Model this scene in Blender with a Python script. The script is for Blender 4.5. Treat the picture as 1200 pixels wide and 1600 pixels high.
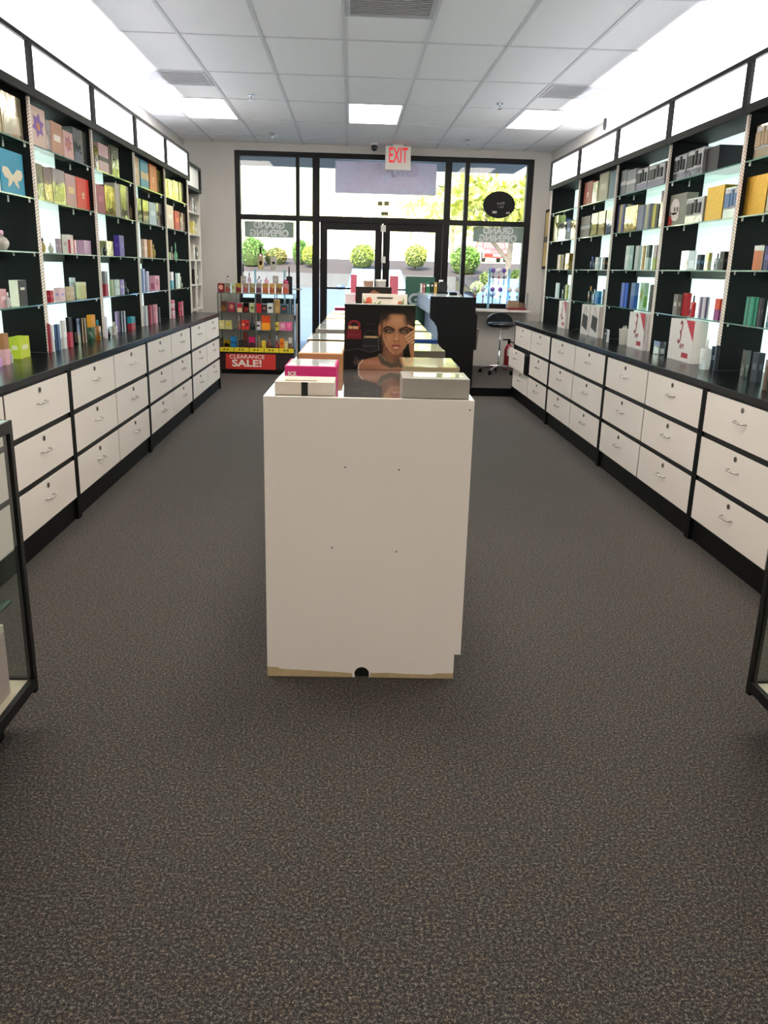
import bpy, bmesh, math, random
import numpy as np
from mathutils import Vector, Matrix
random.seed(7)
for o in list(bpy.data.objects): bpy.data.objects.remove(o)
SC = bpy.context.scene
COL = SC.collection

# ------------------------------------------------------------------ camera
F, PITCH, ROLL, YAW, CH = 1300.0, 0.2837, 0.0263, 0.0456, 1.44
cy_, sy_, cp_, sp_ = math.cos(YAW), math.sin(YAW), math.cos(PITCH), math.sin(PITCH)
FW = Vector((sy_*cp_, cy_*cp_, -sp_)); R0 = Vector((cy_, -sy_, 0)); U0 = R0.cross(FW)
RT = math.cos(ROLL)*R0 + math.sin(ROLL)*U0
UP = -math.sin(ROLL)*R0 + math.cos(ROLL)*U0
CAM = Vector((0, 0, CH))
cd = bpy.data.cameras.new('camera'); cam = bpy.data.objects.new('camera', cd); COL.objects.link(cam)
cd.sensor_fit = 'VERTICAL'; cd.sensor_height = 36; cd.lens = F*36/1600
cd.clip_end = 500
M = Matrix((RT, UP, -FW)).transposed().to_4x4(); M.translation = CAM
cam.matrix_world = M
SC.camera = cam

# ------------------------------------------------------------------ world, sun, exposure
SC.view_settings.view_transform = 'Standard'
SC.view_settings.look = 'None'
SC.view_settings.gamma = 1
SC.view_settings.exposure = 0.45
SC.view_settings.use_curve_mapping = False
W = bpy.data.worlds.new('sky'); SC.world = W; W.use_nodes = True
nt = W.node_tree; bg = nt.nodes['Background']
sk = nt.nodes.new('ShaderNodeTexSky'); sk.sky_type = 'NISHITA'; sk.sun_disc = False
sk.sun_elevation = math.radians(48); sk.sun_rotation = math.radians(200); sk.air_density = 1.6; sk.dust_density = 4
nt.links.new(sk.outputs[0], bg.inputs[0]); bg.inputs[1].default_value = 0.8
sd = bpy.data.lights.new('sun', 'SUN'); sd.energy = 9; sd.angle = 0.01; sd.color = (1, .95, .86)
so = bpy.data.objects.new('sun', sd); COL.objects.link(so)
so.rotation_euler = (math.radians(42), 0, math.radians(-22))     # high, from behind the building
so.location = (0, 20, 30)
LIGHT_CEIL, LIGHT_TUBE, LIGHT_SIGN, LIGHT_BACK = 14.0, 95.0, 3.6, 0.75

# ------------------------------------------------------------------ pixel helpers (1200 x 1600 frame)
def ray(u, v): return FW + (u-600)/F*RT - (v-800)/F*UP
def onx(u, v, x): d = ray(u, v); return CAM + d*(x/d.x)
def ony(u, v, y): d = ray(u, v); return CAM + d*(y/d.y)
def onz(u, v, z): d = ray(u, v); return CAM + d*((z-CH)/d.z)
def proj(P):
    d = Vector(P)-CAM; w = d.dot(FW)
    return 600+F*d.dot(RT)/w, 800-F*d.dot(UP)/w
def bis(fn, a, b, t):
    fa = fn(a)-t
    for _ in range(46):
        m = (a+b)/2; fm = fn(m)-t
        if (fm > 0) == (fa > 0): a, fa = m, fm
        else: b = m
    return (a+b)/2
def y_at(u, x, z): return bis(lambda y: proj((x, y, z))[0], 3.0, 14, u)
def z_top(v, x, y): return bis(lambda z: proj((x, y, z))[1], 0, 3.2, v)

# ------------------------------------------------------------------ materials
def lin(h):
    if not isinstance(h, str): return h
    h = h.lstrip('#'); c = [int(h[i:i+2], 16)/255 for i in (0, 2, 4)]
    return tuple(x/12.92 if x <= .04045 else ((x+.055)/1.055)**2.4 for x in c)
MC = {}
def newmat(name):
    m = bpy.data.materials.new(name); m.use_nodes = True
    return m, m.node_tree, m.node_tree.nodes['Principled BSDF']
def noise_node(nt, scale, detail=3, coord='Object'):
    tc = nt.nodes.new('ShaderNodeTexCoord'); n = nt.nodes.new('ShaderNodeTexNoise')
    n.inputs['Scale'].default_value = scale; n.inputs['Detail'].default_value = detail
    nt.links.new(tc.outputs[coord], n.inputs['Vector']); return n
def mat(c, rough=.5, metal=0.0, var=.06, scale=30, coat=0.0, bump=0.0, trans=0.0, emit=0.0, spec=.5, bscale=None):
    key = (c, rough, metal, var, scale, coat, bump, trans, emit, spec)
    if key in MC: return MC[key]
    m, nt, b = newmat('surface_%s' % (c if isinstance(c, str) else len(MC)))
    L = lin(c)
    n = noise_node(nt, scale)
    mx = nt.nodes.new('ShaderNodeMix'); mx.data_type = 'RGBA'
    mx.inputs[6].default_value = tuple(max(0, x*(1-var)) for x in L)+(1,)
    mx.inputs[7].default_value = tuple(min(1, x*(1+var)) for x in L)+(1,)
    nt.links.new(n.outputs[0], mx.inputs[0]); nt.links.new(mx.outputs[2], b.inputs['Base Color'])
    b.inputs['Roughness'].default_value = rough; b.inputs['Metallic'].default_value = metal
    b.inputs['Coat Weight'].default_value = coat; b.inputs['Coat Roughness'].default_value = .04
    b.inputs['Transmission Weight'].default_value = trans
    b.inputs['Specular IOR Level'].default_value = spec
    if bump:
        bp = nt.nodes.new('ShaderNodeBump'); bp.inputs['Strength'].default_value = bump
        bp.inputs['Distance'].default_value = .01
        n2 = noise_node(nt, bscale or scale, 2)
        nt.links.new(n2.outputs[0], bp.inputs['Height']); nt.links.new(bp.outputs[0], b.inputs['Normal'])
        if coat: nt.links.new(bp.outputs[0], b.inputs['Coat Normal'])
    if emit:
        b.inputs['Emission Color'].default_value = L+(1,); b.inputs['Emission Strength'].default_value = emit
    MC[key] = m; return m
def wrapm(c): return mat(c, .14, .55, .2, 9, 1.0, .22)           # cellophane-wrapped carton
def cartonm(c): return mat(c, .42, 0, .08, 25, .06, spec=.3)
def foilm(c): return mat(c, .3, .85, .25, 45, 0, .3)
def glassm(name, tint, refl=.9, ior=1.45):
    if name in MC: return MC[name]
    m, nt, b = newmat(name); nt.nodes.remove(b)
    out = nt.nodes['Material Output']
    t = nt.nodes.new('ShaderNodeBsdfTransparent'); t.inputs[0].default_value = lin(tint)+(1,)
    g = nt.nodes.new('ShaderNodeBsdfGlossy'); g.inputs['Roughness'].default_value = .02
    g.inputs[0].default_value = (refl, refl, refl, 1)
    fr = nt.nodes.new('ShaderNodeFresnel'); fr.inputs[0].default_value = ior
    mx = nt.nodes.new('ShaderNodeMixShader')
    ge = nt.nodes.new('ShaderNodeNewGeometry'); sb = nt.nodes.new('ShaderNodeMath'); sb.operation = 'SUBTRACT'; sb.inputs[0].default_value = 1
    ml = nt.nodes.new('ShaderNodeMath'); ml.operation = 'MULTIPLY'         # only the outer surface mirrors
    nt.links.new(ge.outputs['Backfacing'], sb.inputs[1]); nt.links.new(sb.outputs[0], ml.inputs[0]); nt.links.new(fr.outputs[0], ml.inputs[1])
    nt.links.new(ml.outputs[0], mx.inputs[0]); nt.links.new(t.outputs[0], mx.inputs[1]); nt.links.new(g.outputs[0], mx.inputs[2])
    nt.links.new(mx.outputs[0], out.inputs[0]); MC[name] = m; return m
def emitm(name, c, s):
    if name in MC: return MC[name]
    m, nt, b = newmat(name)
    b.inputs['Base Color'].default_value = lin(c)+(1,); b.inputs['Roughness'].default_value = .6
    b.inputs['Emission Color'].default_value = lin(c)+(1,); b.inputs['Emission Strength'].default_value = s
    MC[name] = m; return m
def translm(c, tr=.6):
    key = ('tr', c, tr)
    if key in MC: return MC[key]
    m, nt, b = newmat('translucent_sheet'); out = nt.nodes['Material Output']
    n = noise_node(nt, 6); cr = nt.nodes.new('ShaderNodeMix'); cr.data_type = 'RGBA'; L = lin(c)
    cr.inputs[6].default_value = tuple(x*.97 for x in L)+(1,); cr.inputs[7].default_value = L+(1,); nt.links.new(n.outputs[0], cr.inputs[0])
    nt.links.new(cr.outputs[2], b.inputs['Base Color']); b.inputs['Roughness'].default_value = .7
    t = nt.nodes.new('ShaderNodeBsdfTranslucent'); nt.links.new(cr.outputs[2], t.inputs[0])
    mx = nt.nodes.new('ShaderNodeMixShader'); mx.inputs[0].default_value = tr
    nt.links.new(b.outputs[0], mx.inputs[1]); nt.links.new(t.outputs[0], mx.inputs[2]); nt.links.new(mx.outputs[0], out.inputs[0])
    MC[key] = m; return m
PANE = glassm('window_glass', 'f4f8f6', .8)
SHELFGLASS = glassm('shelf_glass', 'dcf0e8', .9, 1.5)
SHELFEDGE = mat('5f8f80', .15, 0, .1, 10, 1)
ACRYL = glassm('acrylic', 'e4f2f6', .9, 1.5)
ACRYLB = mat('a8d4e4', .1, 0, .1, 8, 1, trans=.5)
BLACK = mat('0a0a0b', .55, 0, .15, 6, spec=.15)
BLACKLAM = mat('0b0c0e', .45, 0, .12, 12, spec=.3)
FRAME = mat('0c0b0b', .45, 0, .15, 9, spec=.25)
DRAWER = mat('efe7de', .45, 0, .02, 3)
NICKEL = mat('c9c6c0', .22, .95, .05, 20)
CHROME = mat('d8d8d8', .1, 1, .03, 20)
WHITEP = mat('dad6d0', .6, 0, .03, 2.5)
WALLP = mat('ccc8c2', .75, 0, .03, 2)
PAPER = mat('f2f0ec', .5, 0, .03, 10)

def carpet():
    m, nt, b = newmat('carpet'); L = nt.links
    n1 = noise_node(nt, 125, 4); n2 = noise_node(nt, 330, 2); n3 = noise_node(nt, 1.3, 3); n4 = noise_node(nt, 16, 3)
    cr = nt.nodes.new('ShaderNodeValToRGB'); e = cr.color_ramp.elements
    e[0].position = .38; e[0].color = lin('060607')+(1,); e[1].position = .63; e[1].color = lin('948779')+(1,)
    x = e.new(.47); x.color = lin('272524')+(1,); x = e.new(.54); x.color = lin('47433f')+(1,)
    ad = nt.nodes.new('ShaderNodeMix'); ad.data_type = 'FLOAT'; ad.inputs[0].default_value = .55
    L.new(n1.outputs[0], ad.inputs[2]); L.new(n2.outputs[0], ad.inputs[3]); L.new(ad.outputs[0], cr.inputs[0])
    mx = nt.nodes.new('ShaderNodeMix'); mx.data_type = 'RGBA'; mx.blend_type = 'MULTIPLY'; mx.inputs[0].default_value = .8
    c2 = nt.nodes.new('ShaderNodeValToRGB'); q = c2.color_ramp.elements
    q[0].position = .35; q[0].color = (.82, .92, .95, 1); q[1].position = .65; q[1].color = (1, .90, .84, 1)
    L.new(n4.outputs[0], c2.inputs[0]); L.new(cr.outputs[0], mx.inputs[6]); L.new(c2.outputs[0], mx.inputs[7])
    mp = nt.nodes.new('ShaderNodeMapRange'); mp.inputs[3].default_value = .86; mp.inputs[4].default_value = 1.12
    L.new(n3.outputs[0], mp.inputs[0])
    m2 = nt.nodes.new('ShaderNodeMix'); m2.data_type = 'RGBA'; m2.blend_type = 'MULTIPLY'; m2.inputs[0].default_value = 1
    L.new(mx.outputs[2], m2.inputs[6]); L.new(mp.outputs[0], m2.inputs[7]); L.new(m2.outputs[2], b.inputs['Base Color'])
    b.inputs['Roughness'].default_value = .8; b.inputs['Specular IOR Level'].default_value = .3; b.inputs['Sheen Weight'].default_value = .07; b.inputs['Sheen Roughness'].default_value = .5
    bp = nt.nodes.new('ShaderNodeBump'); bp.inputs['Strength'].default_value = .6; bp.inputs['Distance'].default_value = .004
    L.new(ad.outputs[0], bp.inputs['Height']); L.new(bp.outputs[0], b.inputs['Normal'])
    return m
CARPET = carpet()
def ropem():
    m, nt, b = newmat('striped_post'); L = nt.links
    tc = nt.nodes.new('ShaderNodeTexCoord'); w = nt.nodes.new('ShaderNodeTexWave')
    w.bands_direction = 'DIAGONAL'; w.inputs['Scale'].default_value = 34; w.inputs['Distortion'].default_value = 0
    cr = nt.nodes.new('ShaderNodeValToRGB'); e = cr.color_ramp.elements
    e[0].position = .4; e[0].color = lin('c0a294')+(1,); e[1].position = .6; e[1].color = lin('f6f0ea')+(1,)
    L.new(tc.outputs['Object'], w.inputs[0]); L.new(w.outputs[0], cr.inputs[0]); L.new(cr.outputs[0], b.inputs['Base Color'])
    b.inputs['Roughness'].default_value = .4; return m
ROPE = ropem()
def attrm():
    m, nt, b = newmat('printed_picture'); a = nt.nodes.new('ShaderNodeVertexColor'); a.layer_name = 'print'
    nt.links.new(a.outputs[0], b.inputs['Base Color']); b.inputs['Roughness'].default_value = .35; b.inputs['Specular IOR Level'].default_value = .25
    b.inputs['Coat Weight'].default_value = .12; b.inputs['Coat Roughness'].default_value = .05; return m
PRINT = attrm()

# ------------------------------------------------------------------ mesh builder
class MB:
    def __init__(s): s.v = []; s.f = []; s.mi = []; s.sm = []
    def add(s, vs, fs, mi=0, sm=False):
        o = len(s.v); s.v += [tuple(v) for v in vs]
        for f in fs: s.f.append([i+o for i in f]); s.mi.append(mi); s.sm.append(sm)
        return s
    def box(s, x0, x1, y0, y1, z0, z1, mi=0, M=None):
        vs = [Vector((x, y, z)) for z in (z0, z1) for y in (y0, y1) for x in (x0, x1)]
        if M is not None: vs = [M @ v for v in vs]
        return s.add(vs, [(0, 2, 3, 1), (4, 5, 7, 6), (0, 1, 5, 4), (2, 6, 7, 3), (0, 4, 6, 2), (1, 3, 7, 5)], mi)
    def prism(s, pts, ax, a0, a1, mi=0, sm=False):
        def P(p, a): return {'x': (a, p[0], p[1]), 'y': (p[0], a, p[1]), 'z': (p[0], p[1], a)}[ax]
        n = len(pts); vs = [P(p, a0) for p in pts]+[P(p, a1) for p in pts]
        s.add(vs, [(i, (i+1) % n, n+(i+1) % n, n+i) for i in range(n)], mi, sm)
        return s.add(vs, [tuple(range(n))[::-1], tuple(range(n, 2*n))], mi)
    def lathe(s, prof, n=14, c=(0, 0, 0), mi=0, sx=1, sy=1, sm=True, pw=None):
        vs = []
        for r, z in prof:
            for k in range(n):
                a = 2*math.pi*(k+.5)/n; ca, sa = math.cos(a), math.sin(a)
                if pw: ca = math.copysign(abs(ca)**pw, ca); sa = math.copysign(abs(sa)**pw, sa)
                vs.append((c[0]+r*ca*sx, c[1]+r*sa*sy, c[2]+z))
        fs = [(i*n+k, i*n+(k+1) % n, (i+1)*n+(k+1) % n, (i+1)*n+k) for i in range(len(prof)-1) for k in range(n)]
        s.add(vs, fs, mi, sm)
        m = len(prof)-1
        return s.add([vs[k] for k in range(n)]+[vs[m*n+k] for k in range(n)], [tuple(range(n))[::-1], tuple(range(n, 2*n))], mi)
    def tube(s, pts, r, n=8, mi=0, sm=True):
        pts = [Vector(p) for p in pts]; vs = []
        for i, p in enumerate(pts):
            t = (pts[min(i+1, len(pts)-1)]-pts[max(i-1, 0)]).normalized()
            a = t.cross(Vector((0, 0, 1)) if abs(t.z) < .9 else Vector((1, 0, 0))).normalized(); b = t.cross(a)
            rr = r[i] if isinstance(r, (list, tuple)) else r
            vs += [p+rr*(math.cos(2*math.pi*k/n)*a+math.sin(2*math.pi*k/n)*b) for k in range(n)]
        fs = [(i*n+k, (i+1)*n+k, (i+1)*n+(k+1) % n, i*n+(k+1) % n) for i in range(len(pts)-1) for k in range(n)]
        s.add(vs, fs, mi, sm); m = len(pts)-1
        return s.add([vs[k] for k in range(n)]+[vs[m*n+k] for k in range(n)], [tuple(range(n)), tuple(range(n, 2*n))[::-1]], mi)
    def mesh(s, name, mats):
        me = bpy.data.meshes.new(name); me.from_pydata(s.v, [], s.f)
        for m in (mats if isinstance(mats, (list, tuple)) else [mats]): me.materials.append(m)
        me.polygons.foreach_set('material_index', s.mi); me.polygons.foreach_set('use_smooth', s.sm)
        me.update(); return me
    def build(s, name, mats, parent=None, bevel=0):
        bm = bmesh.new(); me = s.mesh(name, mats); bm.from_mesh(me)
        bmesh.ops.recalc_face_normals(bm, faces=bm.faces); bm.to_mesh(me); bm.free()
        return link(name, me, parent, bevel)
def link(name, me, parent=None, bevel=0, loc=None):
    o = bpy.data.objects.new(name, me); COL.objects.link(o)
    if parent is not None: o.parent = parent
    if loc is not None: o.location = loc
    if bevel:
        b = o.modifiers.new('bevel', 'BEVEL'); b.width = bevel; b.segments = 2; b.limit_method = 'ANGLE'
    return o
def tag(o, label, cat, group=None, kind=None):
    if label: o['label'] = label
    if cat: o['category'] = cat
    if group: o['group'] = group
    if kind: o['kind'] = kind
    return o
def struct(o, label=None, cat=None):
    o['kind'] = 'structure'
    if label: o['label'] = label
    if cat: o['category'] = cat
    return o
def empty(name, loc=(0, 0, 0), rz=0):
    o = bpy.data.objects.new(name, None); COL.objects.link(o); o.location = loc; o.rotation_euler = (0, 0, rz)
    o.empty_display_size = .05; return o
def B(name, m, parent, *d, bevel=0):
    return MB().box(*d).build(name, m, parent, bevel)
def text_mesh(name, txt, size, m, parent, loc, rot=(math.pi/2, 0, 0), ext=.0008, shear=0, sx=1, bold=0):
    c = bpy.data.curves.new(name, 'FONT'); c.body = txt; c.size = size; c.extrude = ext; c.shear = shear
    c.align_x = 'CENTER'; c.align_y = 'CENTER'; c.offset = bold; c.resolution_u = 3
    o = bpy.data.objects.new(name, c); COL.objects.link(o)
    me = bpy.data.meshes.new_from_object(o.evaluated_get(bpy.context.evaluated_depsgraph_get()))
    bpy.data.objects.remove(o); me.name = name; me.materials.clear(); me.materials.append(m)
    t = link(name, me, parent, loc=loc); t.rotation_euler = rot; t.scale = (sx, 1, 1); return t

# ------------------------------------------------------------------ dimensions
XW0, XW1, YB, YF, ZC = -2.30, 2.77, -2.86, 12.40, 3.06
XL, XR = -1.568, 1.957           # drawer fronts
SL, SR = -1.85, 2.25             # front plane of the wall shelving
BL, BR = -2.11, 2.52             # back panels
ZT, ZCT = .862, .897
CW = .9144
YL0, YR0 = 3.817, 9.981
SHZ = [2.087, 1.788, 1.487, 1.186]
BAYL = [4.10, 5.28, 6.47, 7.67, 8.87, 10.07]
BAYR = [3.90, 5.09, 6.29, 7.50, 8.71, 9.92]

# ------------------------------------------------------------------ shell
struct(B('floor', CARPET, None, XW0, XW1, YB, YF, -.1, 0), 'mottled grey brown carpet floor of the shop', 'floor')
struct(B('wall_left', WALLP, None, XW0-.12, XW0, YB, YF+.15, -.1, ZC+.3), 'white painted left side wall', 'wall')
struct(B('wall_right', WALLP, None, XW1, XW1+.12, YB, YF+.15, -.1, ZC+.3), 'white painted right side wall', 'wall')
struct(B('wall_back', WALLP, None, XW0, XW1, YB-.12, YB, -.1, ZC+.3), 'white back wall behind the viewpoint', 'wall')
WX = [-1.62, 2.54]; ZS, ZTOP, ZM = .93, 2.96, 2.10
m = MB()
m.box(XW0, WX[0], YF, YF+.15, -.1, ZC+.3); m.box(WX[1], XW1, YF, YF+.15, -.1, ZC+.3)
m.box(WX[0], WX[1], YF, YF+.15, ZTOP, ZC+.3)
m.box(WX[0], -.76, YF, YF+.15, -.1, ZS); m.box(1.64, WX[1], YF, YF+.15, -.1, ZS)
struct(m.build('wall_front', WALLP), 'white front wall around the black framed shop windows', 'wall')

# ceiling: slab, tiles, grid bars
TILE = mat('e6e6e8', .9, 0, .03, 60, 0, .25)
ceil = struct(B('ceiling', mat('8f8f90', .9), None, XW0, XW1, YB, YF, ZC+.02, ZC+.3), 'suspended ceiling of white two by four panels', 'ceiling')
gx = [XW0]+[-1.8996+.6096*k for k in range(8)]+[XW1]
gy = [6.8868+1.2192*k for k in range(-8, 5)]+[YF]
gy[0] = YB
LIGHTS = [(c, r) for c in (1, 4, 7) for r in (1, 5, 10)]
VENTS = [(4, 7, 0), (1, 9, 0), (7, 9, 0)]
tile_cache = {}
GRIDM = mat('c8c8cc', .6)
for c in range(len(gx)-1):
    for r in range(len(gy)-1):
        x0, x1, y0, y1 = gx[c], gx[c+1], gy[r], gy[r+1]
        if (c, r) in LIGHTS: continue
        if any(v[:2] == (c, r) for v in VENTS): y0 = y0+.6096
        k = (round(x1-x0, 3), round(y1-y0, 3))
        if k not in tile_cache:
            a, b_ = k[0]/2-.009, k[1]/2-.009
            t = MB().box(-a, a, -b_, b_, 0, .018); tile_cache[k] = t.mesh('ceiling_tile', TILE)
        link('ceiling_tile', tile_cache[k], ceil, loc=((x0+x1)/2, (y0+y1)/2, ZC+.002))
for x in gx[1:-1]: B('grid_bar', GRIDM, ceil, x-.012, x+.012, YB, YF, ZC-.003, ZC+.004)
for y in gy[1:-1]:
    B('grid_bar', GRIDM, ceil, XW0, XW1, y-.012, y+.012, ZC-.0028, ZC+.004)
DIFF = emitm('light_diffuser', 'fff4e8', LIGHT_CEIL)
desc = {1: 'left', 4: 'middle', 7: 'right'}
for (c, r) in LIGHTS:
    x0, x1, y0, y1 = gx[c]+.014, gx[c+1]-.014, gy[r]+.014, gy[r+1]-.014
    e = empty('ceiling_light', ((x0+x1)/2, (y0+y1)/2, ZC))
    w, d = (x1-x0)/2, (y1-y0)/2
    f = MB(); f.box(-w, w, -d, -d+.02, -.004, .016); f.box(-w, w, d-.02, d, -.004, .016)
    f.box(-w, -w+.02, -d+.02, d-.02, -.004, .016); f.box(w-.02, w, -d+.02, d-.02, -.004, .016)
    f.build('frame', mat('e6e6e6', .4), e); B('diffuser', DIFF, e, -w+.02, w-.02, -d+.02, d-.02, 0, .006)
    where = {10: 'towards the shop window', 5: 'above the near end of island', 1: 'behind the viewpoint'}[r]
    tag(e, 'lit rectangular %s ceiling light panel, %s' % (desc[c], where), 'ceiling light', 'recessed ceiling lights')
VENTM = mat('cacacc', .6); VENTS_L = {4: 'grey square ceiling air grille above the middle aisle', 1: 'grey square ceiling air grille near the left shelving', 7: 'grey square ceiling air grille near the right shelving'}
for (c, r, _) in VENTS:
    x0, x1, y0 = gx[c]+.014, gx[c+1]-.014, gy[r]+.014; y1 = y0+.58
    e = empty('ceiling_vent', ((x0+x1)/2, (y0+y1)/2, ZC)); w = (x1-x0)/2; d = .29
    f = MB(); f.box(-w, w, -d, -d+.03, -.006, .014); f.box(-w, w, d-.03, d, -.006, .014); f.box(-w, -w+.03, -d+.03, d-.03, -.006, .014); f.box(w-.03, w, -d+.03, d-.03, -.006, .014)
    f.build('frame', mat('b0b0b2', .5), e); B('backing', mat('b4b4b6', .8), e, -w+.03, w-.03, -d+.03, d-.03, .008, .014)
    sl = MB().box(-w+.03, w-.03, -.012, .012, -.002, .002, 0, Matrix.Rotation(.5, 4, 'X')).mesh('slat', VENTM)
    for k in range(14): link('slat', sl, e, loc=(0, -d+.06+k*.036, 0))
    tag(e, VENTS_L[c], 'vent', 'ceiling air grilles')
SPR = [(-1.008, 9.08, 'left one, nearer the viewpoint'), (-1.02, 11.5, 'left one, nearer the window'), (1.462, 9.06, 'right one, nearer the viewpoint'), (1.464, 11.5, 'right one, nearer the window')]
for x, y, l in SPR:
    e = empty('ceiling_sprinkler', (x, y, ZC)); MB().lathe([(.035, -.008), (.035, -.003)], 14).build('flange', CHROME, e)
    MB().lathe([(.01, -.05), (.012, -.03), (.009, -.008)], 8).build('nozzle', CHROME, e)
    MB().lathe([(.022, -.056), (.022, -.052)], 10).build('deflector', CHROME, e)
    tag(e, 'small chrome ceiling sprinkler head, '+l, 'sprinkler', 'sprinkler heads')
e = empty('security_camera', (.292, 12.05, ZC)); MB().lathe([(.05, -.03), (.05, -.003)], 16).build('mount', mat('e8e8e8', .4), e)
MB().lathe([(.004, -.105), (.035, -.095), (.045, -.07), (.042, -.04), (.03, -.03)], 16).build('dome', mat('111114', .1, coat=1), e)
tag(e, 'small black security camera on ceiling above the window', 'camera')
for k, (x, y) in enumerate([(2.80-.09, 9.67)]):
    o = MB().lathe([(.012, -.12), (.02, -.08), (.014, -.003)], 10, (x, y, ZC)).build('ceiling_sensor', mat('222226', .4)); tag(o, 'small dark sensor hanging from ceiling above right shelving', 'sensor')

# ------------------------------------------------------------------ shop front: windows and doors
def vbar(p, x0, x1, z0, z1, nm='mullion'): return B(nm, FRAME, p, x0, x1, YF+.01, YF+.12, z0, z1)
def pane(p, x0, x1, z0, z1): return B('pane', PANE, p, x0, x1, YF+.06, YF+.066, z0, z1)
def win(n, x0, x1, z0, z1, zm, label):
    e = empty('window_%d' % n); struct(e, label, 'window')
    return e
W1 = win(1, 0, 0, 0, 0, 0, 'left black framed shop window beside the clearance rack')
vbar(W1, -1.62, -1.55, ZS, ZTOP, 'jamb'); vbar(W1, -.78, -.73, 0, ZTOP)
for z0, z1 in ((ZTOP-.07, ZTOP), (ZM-.035, ZM+.035), (ZS, ZS+.07)): vbar(W1, -1.55, -.78, z0, z1, 'rail')
pane(W1, -1.55, -.78, ZM+.035, ZTOP-.07); pane(W1, -1.55, -.78, ZS+.07, ZM-.035)
W2 = win(2, 0, 0, 0, 0, 0, 'narrow black framed sidelight left of the doors')
vbar(W2, -.55, -.45, 0, ZTOP, 'jamb')
for z0, z1 in ((ZTOP-.07, ZTOP), (ZM-.035, ZM+.035), (0, .12)): vbar(W2, -.73, -.55, z0, z1, 'rail')
pane(W2, -.73, -.55, ZM+.035, ZTOP-.07); pane(W2, -.73, -.55, .12, ZM-.035)
W3 = win(3, 0, 0, 0, 0, 0, 'wide transom window above the double doors')
vbar(W3, -.45, 1.30, ZTOP-.07, ZTOP, 'rail'); vbar(W3, -.45, 1.30, ZM-.04, ZM+.04, 'rail'); pane(W3, -.45, 1.30, ZM+.04, ZTOP-.07)
W4 = win(4, 0, 0, 0, 0, 0, 'narrow black framed sidelight right of the doors')
vbar(W4, 1.30, 1.39, 0, ZTOP, 'jamb'); vbar(W4, 1.58, 1.64, 0, ZTOP)
for z0, z1 in ((ZTOP-.07, ZTOP), (ZM-.035, ZM+.035), (0, .12)): vbar(W4, 1.39, 1.58, z0, z1, 'rail')
pane(W4, 1.39, 1.58, ZM+.035, ZTOP-.07); pane(W4, 1.39, 1.58, .12, ZM-.035)
W5 = win(5, 0, 0, 0, 0, 0, 'right black framed shop window behind the checkout')
vbar(W5, 2.45, 2.54, ZS, ZTOP, 'jamb')
for z0, z1 in ((ZTOP-.07, ZTOP), (ZM-.035, ZM+.035), (ZS, ZS+.07)): vbar(W5, 1.64, 2.45, z0, z1, 'rail')
pane(W5, 1.64, 2.45, ZM+.035, ZTOP-.07); pane(W5, 1.64, 2.45, ZS+.07, ZM-.035)
struct(B('trim_1', WHITEP, None, 1.64, 2.56, YF-.32, YF, ZS-.03, ZS-.001), 'white sill below the right shop window', 'sill')
struct(B('trim_2', WHITEP, None, WX[0], -.79, YF-.36, YF, ZS-.05, ZS-.001), 'white display ledge below the left shop window', 'sill')
def door(n, x0, x1, hinge, label):
    e = empty('door_%d' % n, (x0, YF, 0)); struct(e, label, 'door'); w = x1-x0; s0 = .10
    def b(nm, *d, m=FRAME): return B(nm, m, e, *d)
    b('stile', 0, s0, .03, .08, .02, ZM-.04); b('stile', w-s0, w, .03, .08, .02, ZM-.04)
    b('top_rail', s0, w-s0, .03, .08, ZM-.14, ZM-.04); b('bottom_rail', s0, w-s0, .03, .08, .02, .26)
    B('pane', PANE, e, s0, w-s0, .052, .058, .26, ZM-.14)
    pb = MB().box(s0-.02, w-s0+.02, -.02, .01, 1.15, 1.175).build('push_bar', FRAME, e)
    for xx in (s0-.02, w-s0): B('bracket', FRAME, pb, xx, xx+.02, .01, .03, 1.15, 1.175)
    return e
door(1, -.44, .44, 0, 'black framed glass left leaf of the shop doors')
door(2, .452, 1.296, 1, 'black framed glass right leaf of the shop doors')
for (u, v, w, h, c, l) in [(594, 318, .07, .055, '6d6a48', 'left small olive sticker on transom glass'), (604, 318, .07, .055, '6d6a48', 'right small olive sticker on transom glass'), (601, 334, .1, .05, '6d6a48', 'lower small olive sticker on transom glass'), (599, 357, .07, .09, 'd8d8d2', 'small white notice at top of meeting door stiles'), (599, 406, .06, .09, 'd8d8d2', 'small white notice low on meeting door stiles')]:
    P = ony(u, v, YF+(.05 if v < 345 else .022))
    tag(B('window_sticker', mat(c, .6), None, P.x-w/2, P.x+w/2, P.y-.002, P.y, P.z-h/2, P.z+h/2), l, 'sticker')

# signs on the glass: seen from behind, so the writing runs backwards
def backsign(name, u0, v0, u1, v1, lines, c, ct, label, size, tr=.5, y=YF+.03):
    a, b = ony(u0, v0, y), ony(u1, v1, y); cx, cz = (a.x+b.x)/2, (a.z+b.z)/2; w, h = (b.x-a.x)/2, (a.z-b.z)/2
    e = empty(name, (cx, y, cz-h))
    B('panel', translm(c, tr), e, -w, w, 0, .003, 0, 2*h)
    for i, t in enumerate(lines):
        text_mesh('lettering', t, size, mat(ct, .6), e, (0, -.002, 2*h-(i+.5)*2*h/len(lines)), (math.pi/2, 0, math.pi), .001, bold=size*.035)
    return tag(e, label, 'sign')
backsign('hanging_banner', 524, 251, 681, 306, ['GRAND', 'OPENING'], 'e4e0ee', 'd4cce4', 'large pale lilac banner hung behind the transom glass', .26, .6)
backsign('window_sign', 382, 345, 459, 372, ['GRAND', 'OPENING'], 'b4b8ae', 'e6e8e8', 'pale grand opening sign in left shop window, lettering reversed', .125, .8)
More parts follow.
